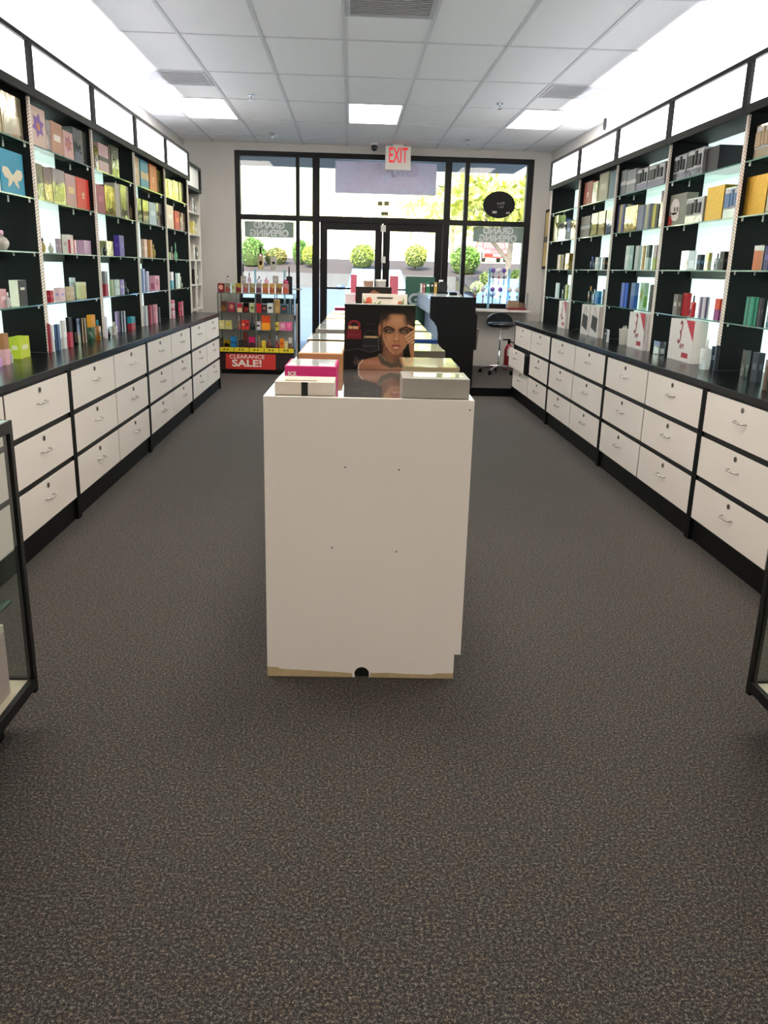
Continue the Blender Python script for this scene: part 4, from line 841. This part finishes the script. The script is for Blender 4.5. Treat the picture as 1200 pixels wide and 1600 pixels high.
# ------------------------------------------------------------------ clearance rack
CY = 11.65; CX0, CX1 = -1.79, -.765
e = empty('clearance_rack', (CX0, CY, 0)); wd = CX1-CX0; dp = .36
GREY = mat('a8a49e', .6)
B('plinth', BLACK, e, .02, wd-.02, .03, dp, 0, .06); B('base_panel', mat('241818', .4), e, 0, wd, .02, dp, .06, .30)
B('deck', BLACK, e, 0, wd, 0, dp, .30, .352); B('back_panel', GREY, e, 0, wd, dp-.012, dp, .352, .83)
B('back_panel', GREY, e, 0, wd*.245, dp-.012, dp, .83, 1.07)
for k in range(5):
    o = B('price_strip', mat('dcc828', .4), e, k*wd/5+.004, (k+1)*wd/5-.004, -.006, 0, .302, .362)
    for q in (.3, .52): B('price_print', mat('6a5c18', .5), o, (k+q)*wd/5, (k+q+.12)*wd/5, -.007, -.006, .322, .345)
for z in (.60, .83, 1.085): B('glass_shelf', PANE, e, .004, wd-.004, .012, dp-.014, z-.008, z)
for z in (.60, .83, 1.085): B('shelf_edge', mat('4a5a54', .2), e, .004, wd-.004, .008, .012, z-.008, z)
for k in range(5):
    x = k*wd/4
    for y in (.004, dp-.03): B('glass_post', mat('5a625e', .25, coat=1), e, x-.006, x+.006, y, y+.008, .352, 1.08)
B('side_glass', PANE, e, -.004, 0, 0, dp, .352, 1.085); B('side_glass', PANE, e, wd, wd+.004, 0, dp, .352, 1.085)
B('end_bracket', NICKEL, e, wd-.02, wd+.10, .1, .13, 1.14, 1.16)
s = empty('clearance_sign', (0, 0, 0)); s.parent = e; s.location = (0, 0, 0)
bpy.data.objects.remove(s)
sg = empty('clearance_sign', ((-1.707-1.02)/2, CY+.0195, .066)); sw = .685/2
B('panel', mat('c8322c', .45), sg, -sw, sw, -.004, 0, 0, .212, bevel=.001)
text_mesh('lettering', 'CLEARANCE', .074, mat('efe4d8', .5), sg, (-.05, -.005, .168), sx=1.16, bold=.001); text_mesh('lettering', 'SALE!', .128, mat('efe4d8', .5), sg, (-.05, -.005, .078), sx=1.36, bold=.004)
tag(sg, 'red clearance sale sign on foot of glass rack', 'sign')
tag(e, 'glass clearance rack with yellow price strips by left window', 'rack')
CG = 'discount goods on the clearance rack'
RN = ['top', 'second shelf', 'third shelf', 'bottom shelf']
def crow(row, z, items, vbase):
    last = -9
    for (x0, x1, yt, kind, c1, c2, look, *o) in items:
        ins = o[0] if o else .04
        y = CY+ins; a, b = ony(330+x0/8, vbase, y), ony(330+x1/8, vbase, y)
        zt = ony(330+(x0+x1)/16, 420+yt/8, y).z; w = b.x-a.x-.004
        x = (a.x+b.x)/2
        d = min(.07, w*.9)
        good((x, y, z+.0006), 0, w, d, max(.03, zt-z), kind, c1, c2, '%s, %s of clearance rack' % (look, RN[row]), CG)
crow(0, 1.085, [(80, 165, 180, 'F', '702028', 'e0a898', 'dark red carton with flower'), (168, 245, 180, 'W', 'b8b098', 'c86868', 'grey pastel carton'), (248, 302, 182, 'F', 'b8c0a0', '78a060', 'pale green carton'),
    (305, 385, 180, 'W', 'c8a848', '8a3038', 'yellow carton'), (388, 470, 182, 'W', 'c0a890', 'c87878', 'beige carton with pink print'), (472, 555, 182, 'W', 'c8b898', 'a89058', 'cream beige carton'), (557, 635, 184, 'W', 'b8a8a8', '704858', 'mauve grey carton'),
    (637, 720, 184, 'W', 'd0a058', 'd87858', 'light orange carton'), (722, 800, 184, 'W', 'd8a868', 'c06848', 'peach orange carton'), (802, 888, 184, 'W', 'b89858', '785038', 'tan brown carton'), (890, 972, 184, 'W', 'd89898', 'd86848', 'pink orange carton')], 457.5)
TOPZ = 1.085+.128
for (x0, x1, y0, y1, kind, c1, c2, look) in [(180, 235, 90, 178, 'R', 'd8c8c8', '503038', 'round clear bottle'), (565, 632, 95, 180, 'R', 'e0d8e0', '384058', 'round white bottle with dark cap'), (660, 718, 105, 180, 'R', 'e0a0b8', 'e8d0d8', 'round pale pink bottle'), (895, 965, 118, 182, 'R', 'c83868', 'e8c0d0', 'round magenta bottle'), (370, 435, 92, 180, 'B', '98948e', 'b8b4ac', 'left grey carton'), (770, 838, 90, 180, 'B', '98948e', 'b8b4ac', 'right grey carton')]:
    y = CY+.045; a, b = ony(330+x0/8, 420+y1/8, y), ony(330+x1/8, 420+y1/8, y); zt = ony(330+(x0+x1)/16, 420+y0/8, y).z
    tp = ony(330+x0/8, 443, CY+.04).z
    good(((a.x+b.x)/2, y, TOPZ+.001), 0, b.x-a.x, min(.06, b.x-a.x), max(.05, zt-TOPZ), kind, c1, c2, look+' standing on the cartons atop clearance rack', CG)
a, b = ony(330+940/8, 445, CY+.16), ony(330+1012/8, 445, CY+.16); good(((a.x+b.x)/2, CY+.16, 1.0856), 0, b.x-a.x, .06, ony(452, 432, CY+.16).z-1.085, 'L', '1a1a1c', '333333', 'tall black carton at back, top of clearance rack', CG)
crow(1, .83, [(120, 205, 408, 'W', '70503c', 'a87848', 'brown carton'), (210, 300, 422, 'F', '802840', 'c88870', 'maroon carton'), (325, 390, 432, 'D', 'a82838', 'd8b890', 'red carton'), (400, 475, 428, 'W', '1c1818', 'a83838', 'black carton with red print'), (478, 545, 432, 'B', 'a8b080', '385030', 'pale green carton'), (550, 630, 318, 'D', '1c1a1e', 'b02028', 'tall black and red carton'), (632, 695, 445, 'B', '38242c', 'a87858', 'dark plum carton'), (700, 775, 432, 'B', 'c8ccc8', '202420', 'white carton with black label'), (780, 860, 390, 'W', 'b89048', 'd0b070', 'tall tan carton'), (865, 955, 448, 'B', '2c4048', 'b83830', 'teal carton with red label'), (965, 1015, 378, 'V', '243440', '607888', 'tall navy carton')], 488)
crow(2, .60, [(95, 170, 645, 'B', 'd0c888', 'e8dca8', 'cream yellow carton'), (175, 260, 645, 'F', 'b8b478', 'd8c848', 'olive cream carton with flower'), (325, 373, 592, 'N', 'c87860', 'e8d8c8', 'red and white bottle'), (377, 430, 640, 'B', 'c03028', 'e8c8a8', 'red carton with white label'), (433, 476, 642, 'B', 'b82828', '301818', 'red carton with dark label'), (482, 545, 575, 'N', '242838', '1c2028', 'dark blue bottle'), (555, 622, 662, 'B', 'c8c0c4', '301c28', 'pale pink carton with dark label'), (630, 740, 585, 'D', 'd04818', 'e89828', 'tall orange red carton'), (790, 850, 670, 'B', 'c8b848', '703828', 'mustard carton'), (855, 935, 670, 'F', 'd078a0', 'ecc8d4', 'pink carton with pale flower'), (938, 1008, 672, 'F', 'd85890', 'e888b0', 'hot pink carton')], 517)
crow(3, .3535, [(110, 155, 870, 'B', '383028', '584838', 'dark brown carton'), (158, 240, 888, 'W', 'c8a828', '382818', 'yellow carton with dark print'), (245, 318, 850, 'H', '2078b0', '185080', 'blue carton'), (342, 396, 890, 'B', '282420', '484038', 'black carton'), (400, 456, 790, 'D', '602818', '382018', 'dark red tall carton'), (470, 550, 855, 'D', 'b82058', '381c28', 'magenta and black carton'), (572, 626, 830, 'N', 'b89868', 'd8c090', 'tan bottle'), (630, 682, 900, 'B', 'd8b830', 'e8d070', 'yellow carton'), (690, 762, 810, 'N', '904038', '40302c', 'brown red bottle'), (786, 850, 838, 'N', 'c84858', 'e8e0dc', 'red bottle with white cap'), (855, 912, 876, 'B', 'd87818', 'a84810', 'orange carton'), (915, 960, 905, 'B', 'd0c090', 'e0d8b0', 'cream carton'), (965, 1010, 862, 'D', 'd0ccc8', '785848', 'white and brown carton')], 543)

# glass display in the left window
e = empty('window_stand', (-1.50, 12.15, .93)); 
for x in (.15, .56): B('post', ACRYLB, e, x, x+.03, .0, .012, 0, .46)
B('glass_shelf', SHELFGLASS, e, .10, .61, -.05, .10, .46, .466); B('glass_shelf', SHELFGLASS, e, 0, .72, -.05, .10, .24, .246); B('foot', ACRYLB, e, 0, .72, -.05, .10, .0, .006)
tag(e, 'clear glass display stand in the left shop window', 'stand')
WG = 'bottles in the left window'
for (u0, u1, vt, zz, k, c1, c2, l) in [(403, 412, 386, .466, 'T', 'a88c5c', '181412', 'tall amber bottle with black cap'), (423, 432, 401, .466, 'B', 'b0aca4', '262422', 'grey carton with black label'), (375, 384, 412, .246, 'N', 'd8d4cc', '141414', 'pale bottle with tall black cap'), (447, 456, 416, .246, 'N', '584438', '181414', 'brown bottle with black cap'), (386, 392, 426, .246, 'R', 'c8a8b0', '604048', 'small rose bottle')]:
    y = 12.16; a, b = ony(u0, 420, y), ony(u1, 420, y); zb = .93+zz
    good(((a.x+b.x)/2, y, zb+.0005), 0, b.x-a.x, .05, max(.08, ony((u0+u1)/2, vt, y).z-zb), k, c1, c2, l+' on left window stand', WG)

# ------------------------------------------------------------------ checkout corner on its low platform
struct(MB().box(.95, 2.50, 10.0, YF, 0, .1).box(2.50, XW1, 10.02, YF, 0, .1).build('checkout_platform', [CARPET]), 'low carpeted platform under the checkout', 'platform')
o = B('platform_edge', BLACK, None, .95, 1.95, 9.985, 9.9995, 0, .1); tag(o, 'black riser strip along the checkout platform', 'trim')
PX, PY0, PY1 = .94, 10.02, 12.05
e = empty('checkout_counter', (PX, PY0, .1)); H_ = 1.05
prof = [(.10, 0), (.10, .42), (.10, .62), (.085, .70), (.05, .755), (.0, .80), (-.004, .83), (-.004, H_), (.535, H_), (.535, .86), (.56, .86), (.56, .45), (.535, .45), (.535, .0)]
MB().prism(prof, 'y', 0, .03).build('end_panel', mat('08090b', .5, spec=.25), e)
CB = mat('8fa0bd', .4, 0, .05, 3)
B('ledge_front', CB, e, -.002, .02, .03, PY1-PY0, .86, H_); B('front_panel', CB, e, .11, .13, .03, PY1-PY0, 0, .84)
B('light_strip', mat('e8ecf0', .3), e, .03, .12, .03, PY1-PY0, .835, .86); B('counter_top', mat('c4ccd8', .25, coat=.5), e, -.004, .38, .03, PY1-PY0, H_-.03+.0, H_+.001)
B('staff_panel', BLACK, e, .515, .535, .03, PY1-PY0, 0, .72); B('inner_top', BLACK, e, .13, .535, .03, PY1-PY0, .72, .75); B('far_panel', BLACK, e, .10, .535, PY1-PY0-.03, PY1-PY0, 0, H_-.03)
tag(e, 'black and pale blue checkout counter near the right window', 'counter')
GZ = .1+H_+.0015
for k, (u0, u1, vt, c, l) in enumerate([(657, 660, 443, 'd0ccc4', 'white'), (661, 664, 443, 'b86868', 'pink red'), (665, 672, 441, '2c6848', 'green'), (673, 677, 441, '1c2c24', 'dark green'), (678, 683, 441, 'b89850', 'tan gold')]):
    y = 11.6; a, b = ony(u0, 455, y), ony(u1, 455, y)
    o = empty('standing_book', ((a.x+b.x)/2, y, GZ)); w = max(.02, b.x-a.x-.003); hh = ony(u0, vt, y).z-GZ
    B('cover', cartonm(c), o, -w/2, w/2, 0, .12, 0, hh); B('spine_label', PAPER, o, -w*.3, w*.3, -.001, 0, hh*.6, hh*.8); tag(o, '%s book standing on the checkout counter' % l, 'book', 'books on the checkout')
y = 11.3; P = ony(692, 457, y); o = empty('card_terminal', (P.x, y, GZ)); B('base', BLACK, o, -.07, .07, 0, .14, 0, .02)
MB().prism([(-.055, .02), (.055, .02), (.06, .10), (.03, .155), (-.05, .15)], 'y', .02, .10).build('terminal_body', mat('161618', .4), o); B('paper_receipt', PAPER, o, -.055, .0, .03, .034, .13, .175)
tag(o, 'black card terminal with white receipt on checkout counter', 'terminal')
P = ony(708, 460, 10.7); o = B('keypad', BLACK, None, P.x-.04, P.x+.045, 10.66, 10.8, GZ, GZ+.035, bevel=.004); tag(o, 'small black keypad at near end of checkout counter', 'keypad')
P = ony(716, 455, 12.2); e = empty('white_chair_back', (P.x, 12.2, .101)); MB().prism([(-.07, 0), (.09, 0), (.09, .9), (.05, 1.02), (-.03, 1.06), (-.07, 1.03)], 'y', 0, .06).build('panel', mat('e0e0e2', .4), e, .01); B('rod', NICKEL, e, .075, .082, -.02, -.013, 0, 1.12); tag(e, 'white rounded panel with metal rod behind the checkout', 'panel')
# brochure rack on the counter's staff side
P = ony(748, 515, 10.6); e = empty('brochure_rack', (1.4765, 10.75, .45)); B('rack_back', mat('2c2826', .5), e, 0, .05, -.1, .1, 0, .40)
MB().prism([(.05, .02), (.13, .04), (.145, .30), (.05, .30)], 'y', -.1, .1).build('brochures', mat('6a5848', .5, 0, .5, 25), e); B('top_card', mat('2a2220', .5), e, .05, .09, -.1, .1, .302, .40)
tag(e, 'brown brochure rack on staff side of checkout', 'rack')
# stool
P = onz(775, 578, .1); SX, SY = 2.05, 11.5
e = empty('swivel_stool', (SX, SY, .1)); SEAT = mat('12141a', .3, 0, .1, 8, .3)
MB().lathe([(.02, .62), (.15, .625), (.19, .645), (.195, .67), (.16, .69), (.02, .695)], 24, (0, 0, 0), 0, 1, .85).build('seat', SEAT, e)
pts = [(.185*math.cos(math.pi*k/14), .66+.15*math.sin(math.pi*k/14)**.8) for k in range(15)]
MB().prism(pts, 'y', .12, .16).build('backrest', SEAT, e, .01)
B('back_bar', CHROME, e, -.015, .015, .08, .12, .60, .70)
MB().lathe([(.018, .10), (.018, .34), (.012, .34), (.012, .62)], 14).build('gas_column', CHROME, e)
B('lever', CHROME, e, .01, .12, -.006, .006, .60, .61)
for k in range(5):
    a = 2*math.pi*k/5+.3; g = MB().tube([(0, 0, .11), (.12*math.cos(a), .12*math.sin(a), .095), (.25*math.cos(a), .25*math.sin(a), .06)], [.016, .014, .012], 8).build('leg', CHROME, e)
    c = MB(); c.tube([(.25*math.cos(a)-.012*math.sin(a), .25*math.sin(a)+.012*math.cos(a), .026), (.25*math.cos(a)+.012*math.sin(a), .25*math.sin(a)-.012*math.cos(a), .026)], .026, 12); c.tube([(.25*math.cos(a), .25*math.sin(a), .04), (.25*math.cos(a), .25*math.sin(a), .062)], .008, 8); c.build('caster', BLACK, g)
tag(e, 'black swivel stool on chrome wheeled base', 'stool')
e = empty('fire_extinguisher', (2.27, 12.0, .101)); MB().lathe([(.055, 0), (.062, .01), (.062, .28), (.045, .33), (.02, .36)], 18).build('cylinder', mat('9c1c20', .3, coat=.5), e)
MB().lathe([(.02, .36), (.022, .41)], 10).build('valve', BLACK, e); B('handle', BLACK, e, -.09, .02, -.012, .012, .41, .43); MB().tube([(.02, 0, .39), (.07, -.01, .38), (.085, -.01, .30), (.08, -.01, .16)], .010, 8).build('hose', BLACK, e); B('tag_card', PAPER, e, -.03, .03, -.068, -.066, .20, .30)
tag(e, 'red fire extinguisher standing behind the stool', 'extinguisher')
# acrylic ornament stand on the right sill
e = empty('ornament_stand', (1.72, 12.33, .93)); 
X0 = 1.72
def lx(u, v): return ony(u, v, 12.33).x-X0
for u in (764, 794): x = lx(u, 450); B('post', ACRYLB, e, x-.018, x+.018, 0, .012, .001, .56)
zt, zl = ony(780, 427, 12.33).z-.93, ony(780, 457, 12.33).z-.93
B('upper_bar', ACRYL, e, lx(764, 427)-.03, lx(794, 427)+.03, -.02, 0, zt, zt+.006); B('lower_bar', ACRYL, e, lx(736, 457), lx(824, 457), -.02, 0, zl, zl+.006)
B('end_sheet', ACRYL, e, lx(824, 457), lx(824, 457)+.006, -.06, .012, .001, zl)
tag(e, 'clear acrylic ornament stand on the right window sill', 'stand')
names = {0: 'white', 1: 'purple'}
for k, (u, v, pc, tc, l) in enumerate([(771, 422, '7858b8', '18181c', 'purple and white ball with black tassel, top left of stand'), (780, 421, 'ece8ec', 'a83838', 'white ball with red tassel, top middle of stand'), (788, 422, '7858b8', '18181c', 'purple and white ball with black tassel, top right of stand'),
        (742, 452, 'ece8ec', 'a83838', 'white ball with red tassel, first on lower bar'), (755, 452, 'ece8ec', 'a83838', 'white ball with red tassel, second on lower bar'), (770, 453, '7858b8', '18181c', 'purple ball with black tassel, third on lower bar'), (782, 453, '7858b8', '18181c', 'purple ball with black tassel, fourth on lower bar'), (797, 452, 'ece8ec', '605068', 'white ball with violet tassel, fifth on lower bar'), (808, 452, 'ece8ec', '605068', 'white ball with violet tassel, sixth on lower bar')]):
    y = 12.30; x = ony(u, v, y).x; z = (zt if k < 3 else zl)+.93+.0065
    o = empty('hanging_ornament', (x, y+.02, z)); MB().lathe([(.012, 0), (.03, .014), (.036, .034), (.028, .056), (.012, .066)], 14).build('ball', mat(pc, .3, coat=.5), o); MB().lathe([(.008, .066), (.006, .085)], 8).build('tip', PAPER, o)
    t = MB(); t.tube([(0, -.035, .0), (0, -.036, -.05)], .004, 6); t.tube([(0, -.036, -.05), (0, -.036, -.085)], .012, 8); t.tube([(0, -.036, -.09), (0, -.036, -.17)], .007, 8); t.tube([(0, -.035, 0), (0, -.01, .02)], .003, 6); t.build('tassel', mat(tc, .6), o)
    tag(o, l, 'ornament', 'ball ornaments on the acrylic stand')
a, b = ony(793, 485, 12.1), ony(822, 485, 12.1); e = empty('card_tray', ((a.x+b.x)/2, 12.1, .93)); w = (b.x-a.x)/2
m = MB(); m.box(-w, w, 0, .16, 0.0, .012); m.box(-w, w, 0, .008, .012, .03); m.box(-w, w, .152, .16, .012, .03); m.build('tray', mat('7c1c24', .4), e)
for (x0, x1, h, c) in [(-w+.005, -w+.02, .13, 'a87858'), (-w+.02, w*.2, .13, '98826c'), (w*.22, w*.6, .10, '7c6450'), (w*.62, w-.01, .09, '685444')]: B('card_pack', cartonm(c), e, x0+.001, x1-.001, .02, .13, .012, h)
tag(e, 'red tray of brown card packs on the right sill', 'tray')
B_ = ony(657, 470, 11.55); a, b = ony(634, 432, 12.1), ony(680, 432, 12.1)
e = empty('green_poster_board', ((a.x+b.x)/2, 12.1, .001)); w = (b.x-a.x)/2; h = a.z
B('board', mat('2c5848', .5, 0, .25, 4), e, -w, w, 0, .02, 0, h); text_mesh('lettering', 'GR', .22, mat('a8b4b8', .5), e, (-.02, -.002, h-.30), (math.pi/2, -.35, 0), bold=.008)
tag(e, 'tall green poster board with slanted letters by the doors', 'poster board')

# ------------------------------------------------------------------ outdoors
def g(y): return -.1+(y-13)*.0166
ASPH = mat('4c5868', .9, 0, .15, 3, 0, .2); CONC = mat('74746f', .9, 0, .12, 2)
def quad(name, pts, m, label, cat):
    n = len(pts); MBx = MB().add([tuple(p) for p in pts]+[(p[0], p[1], p[2]-.15) for p in pts], [tuple(range(n))]+[tuple(range(2*n-1, n-1, -1))]+[(i, n+i, n+(i+1) % n, (i+1) % n) for i in range(n)])
    return struct(MBx.build(name, m), label, cat)
quad('sidewalk', [(-30, YF+.15, -.02), (30, YF+.15, -.02), (30, 15.2, -.05), (-30, 15.2, -.05)], CONC, 'pale concrete walkway outside the doors', 'sidewalk')
quad('parking_lot', [(-60, 15.2, -.07), (60, 15.2, -.07), (60, 45, g(45)), (-60, 45, g(45))], ASPH, 'pale asphalt parking lot outside', 'parking lot')
MULCH = mat('382e2e', .95, 0, .45, 5, 0, .5)
struct(B('retaining_wall', mat('5a5a5e', .9, 0, .25, 1.6, 0, .3), None, -60, 5.5, 45, 45.3, 0, 1.16), 'low grey block wall along the parking lot', 'wall')
quad('mulch_bed', [(-60, 45.3, 1.12), (5.5, 45.3, 1.12), (60, 45.3, 1.3), (60, 51, 1.95), (-60, 51, 1.95)], MULCH, 'brown mulch bed with shrubs across the lot', 'mulch bed')
quad('mulch_slope', [(5.5, 34, g(34)+.05), (40, 34, g(34)+.05), (40, 45.3, 1.3), (5.5, 45.3, 1.2)], MULCH, 'brown mulch slope right of the parking lot', 'mulch bed')
quad('grass_bank', [(-90, 51, 1.95), (90, 51, 1.95), (90, 84, 2.7), (-90, 84, 2.7)], mat('e6e4c4', .9, 0, .12, .3), 'sunlit pale grass bank behind the shrubs', 'grass')
quad('far_bank', [(-120, 84, 2.7), (120, 84, 2.7), (120, 130, 9), (-120, 130, 9)], mat('e6e8c8', .9, 0, .15, .2), 'far sunlit grassy rise', 'grass')
struct(MB().box(-8, 2.63, YF+.151, 14.5, 2.985, 3.6).build('canopy', mat('77787c', .8)), 'grey canopy soffit above the shop front', 'canopy')
struct(MB().box(XW0-.2, XW1+.2, YB-.2, YF+.2, ZC+.31, 4.2).build('roof', mat('8a8a8a', .9)), 'flat unseen roof slab of the shop, added to block sun', 'roof')  # unseen slab added to keep sunlight from leaking indoors
LEAF = {}
def leafm(c):
    if c not in LEAF: LEAF[c] = mat(c, .6, 0, .45, 2.5)
    return LEAF[c]
def leaves(center, rad, n, size, rng, mb, shell=.75):
    cx, cy, cz = center; vs, fs = [], []
    for i in range(n):
        a = rng.uniform(0, 6.283); c = rng.uniform(-1, 1); s = math.sqrt(1-c*c); r = rng.uniform(shell, 1.05)
        p = Vector((cx+rad[0]*r*s*math.cos(a), cy+rad[1]*r*s*math.sin(a), cz+rad[2]*r*c))
        u = Vector((rng.gauss(0, 1), rng.gauss(0, 1), rng.gauss(0, 1))).normalized(); v = u.cross(Vector((rng.gauss(0, 1), rng.gauss(0, 1), rng.gauss(0, 1)))).normalized()
        q = size*rng.uniform(.6, 1.3); k = len(vs)
        vs += [p-u*q, p+v*q*.5, p+u*q, p-v*q*.5]; fs.append((k, k+1, k+2, k+3))
    mb.add(vs, fs)
rg = random.Random(3)
SHG = 'clipped shrubs on the mulch'
def shrub(u0, u1, v0, v1, y, c, label, n=1500, name='round_shrub', grp=SHG):
    a, b = ony(u0, v1, y), ony(u1, v0, y); cx = (a.x+b.x)/2; w = (b.x-a.x)/2; h = b.z-a.z
    e = empty(name, (cx, y, a.z-.02)); f = MB()
    leaves((0, 0, h*.52), (w*.95, w*.95, h*.5), n, .085*max(.7, w), rg, f); leaves((w*.25, -w*.2, h*.6), (w*.7, w*.7, h*.42), n//3, .085*max(.7, w), rg, f)
    f.build('foliage', leafm(c), e)
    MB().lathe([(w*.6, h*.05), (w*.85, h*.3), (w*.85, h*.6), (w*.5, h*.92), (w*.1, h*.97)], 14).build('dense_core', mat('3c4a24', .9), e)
    MB().tube([(0, 0, -.05), (0, 0, h*.4)], .05, 6).build('stem', mat('4c3c2c', .9), e)
    return tag(e, label, 'shrub', grp)
shrub(374, 415, 371, 416, 47.5, '5f8a3c', 'dark green round shrub at far left of the bed')
shrub(412, 450, 387, 414, 48.5, '8a8048', 'low brownish shrub second from left')
shrub(456, 480, 375, 412, 48.5, '5f8a3c', 'green shrub behind the left window mullion')
shrub(472, 499, 384, 414, 47.5, 'a8b048', 'sunlit part of shrub beside the sidelight, painted yellow green')  # yellower leaf colour imitates sunlight on part of the neighbouring shrub
shrub(545, 587, 381, 418, 47.5, 'a0b44c', 'yellow green shrub seen through left door')
shrub(630, 669, 382, 417, 47.5, 'b0b858', 'pale yellow shrub seen through right door')
shrub(702, 752, 384, 428, 46.8, '6c9440', 'large green shrub behind the right sidelight', 2200)
PLG = 'loose plants on the right mulch slope'
shrub(748, 768, 425, 446, 41, '8a9a58', 'sparse plant left of ornament stand', 350, 'loose_plant', PLG)
shrub(735, 755, 440, 458, 37, '9ab070', 'low pale plant near the shop window', 350, 'loose_plant', PLG)
shrub(796, 816, 421, 442, 41, '7c9a48', 'sparse plant right of ornament stand', 350, 'loose_plant', PLG)
shrub(806, 830, 430, 450, 39, 'a0b468', 'low pale plant beside right window frame', 350, 'loose_plant', PLG)
def tree(u, vb, y, vtop, rx, c, label, n=2600, trunk=.16, sparse=1.0, fork=False):
    b = ony(u, vb, y); t = ony(u, vtop, y); h = t.z-b.z
    e = empty('tree', (b.x, y, b.z-.05)); f = MB()
    for k in range(7):
        a = k*.9; leaves((rx*.55*math.cos(a), rx*.5*math.sin(a), h*(.62+.05*((k*3) % 5-2))), (rx*.55, rx*.55, h*.22), n//7, .20+.012*rx, rg, f, .25)
    f.build('foliage', leafm(c), e)
    m = MB(); m.tube([(0, 0, 0), (.05, 0, h*.3), (0, 0, h*.65)], [trunk, trunk*.8, trunk*.4], 8)
    if fork: m.tube([(0, 0, h*.12), (-.9, 0, h*.32), (-1.3, .1, h*.6)], [trunk*.7, trunk*.5, trunk*.3], 8)
    for k in range(4): a = k*1.6; m.tube([(0, 0, h*.4), (rx*.4*math.cos(a), rx*.4*math.sin(a), h*.65)], [trunk*.5, trunk*.2], 6)
    m.build('trunk', mat('8c8078', .9, 0, .3, 6), e)
    return tag(e, label, 'tree', 'trees beyond the parking lot')
tree(793, 428, 40, 250, 3.2, 'a8b048', 'forked tree standing on the right mulch slope', 1300, .16, fork=True)
tree(705, 408, 66, 285, 4.0, 'ccd078', 'yellow green tree seen through right transom', 2200)
tree(760, 405, 78, 270, 4.6, 'b8c060', 'tall green tree seen behind oval sign', 2600)
tree(850, 405, 92, 265, 5.2, 'a8b450', 'green tree behind the right window jamb', 2400)
tree(640, 405, 100, 295, 6, 'e0e2a8', 'pale yellow tree seen above right door', 1800)
tree(480, 402, 84, 300, 5, 'e4e6b0', 'pale sparse tree seen above left sidelight', 900)
tree(385, 402, 92, 325, 5, 'e4e6b0', 'pale small tree seen through left window', 900)
def car(cx, y, zb, W_, L_2, H2, c, glass, label, rz=0):
    e = empty('parked_car', (cx, y, zb), rz); w = W_/2; paint = mat(c, .25, 0, .03, 3, 1.0)
    body = [(-L_2/2, .22), (-L_2/2-.06, .45), (-L_2/2+.04, .72), (-L_2*.20, .86), (L_2*.45, .90), (L_2/2, .80), (L_2/2+.03, .45), (L_2/2, .22)]
    MB().prism(body, 'x', -w, w).build('body', paint, e, .05)
    m = MB(); z0, z1 = .84, H2; y0, y1, y2, y3 = -L_2*.24, -L_2*.08, L_2*.28, L_2*.42
    m.add([(-w*.93, y0, z0), (w*.93, y0, z0), (w*.93, y3, z0), (-w*.93, y3, z0), (-w*.74, y1, z1), (w*.74, y1, z1), (w*.74, y2, z1), (-w*.74, y2, z1)], [(0, 1, 5, 4), (1, 2, 6, 5), (2, 3, 7, 6), (3, 0, 4, 7)], 1); m.add([(-w*.74, y1, z1), (w*.74, y1, z1), (w*.74, y2, z1), (-w*.74, y2, z1), (-w*.72, y1+.05, z1+.03), (w*.72, y1+.05, z1+.03), (w*.72, y2-.05, z1+.03), (-w*.72, y2-.05, z1+.03)], [(4, 5, 6, 7), (0, 1, 5, 4), (1, 2, 6, 5), (2, 3, 7, 6), (3, 0, 4, 7), (3, 2, 1, 0)], 0)
    m.build('cabin', [paint, mat(glass, .08, 0, .05, 3, 1.0)], e)
    pl = MB()
    for sx in (-1, 1):
        pl.tube([(sx*w*.93, y0, z0), (sx*w*.74, y1, z1)], .035, 6); pl.tube([(sx*w*.93, y3, z0), (sx*w*.74, y2, z1)], .045, 6); pl.tube([(sx*w*.93, 0, z0), (sx*w*.75, .1, z1)], .03, 6)
    pl.build('pillars', paint, e)
    for sx in (-1, 1):
        q = MB().lathe([(.02, -.06), (.09, -.045), (.10, 0), (.09, .045), (.02, .06)], 12, (sx*(w+.13), y0+.1, .95), 0, 1.2, .6).build('side_mirror', mat('46566c', .3), e)
        for yy in (-L_2*.3, L_2*.3): wv = MB().tube([(sx*(w-.2), yy, .31), (sx*(w+.01), yy, .31)], .31, 18).build('wheel', mat('1c1c1e', .8), e)
        B('head_lamp', mat('e8ecf0', .1, coat=1), e, sx*w*.72-.16, sx*w*.72+.16, -L_2/2-.05, -L_2/2+.02, .55, .68)
    B('bumper', paint, e, -w*.95, w*.95, -L_2/2-.09, -L_2/2, .28, .45)
    B('number_plate', mat('e0e0dc', .5), e, -.25, .25, -L_2/2-.105, -L_2/2-.09, .32, .44)
    return tag(e, label, 'car')
P = ony(588, 436, 22); car(P.x, 22, g(22)+.0, 1.56, 4.2, 1.36, '5f92d4', 'dfe6ee', 'pale car facing the shop doors, sky reflection painted blue')  # blue body colour imitates sky mirrored in hood and windshield
P = ony(812, 455, 20); car(P.x+.25, 20.5, g(20)+.0, 1.75, 4.3, 1.25, '6c98d0', '5c9cd8', 'blue car parked outside the right window, partly behind ornaments')
P = ony(769, 411, 56); e_ = car(P.x-.1, 56, 1.95+5*.0227, 1.6, 4.4, 1.75, 'a80c12', '6c4c48', 'red car on the bank seen through right window')
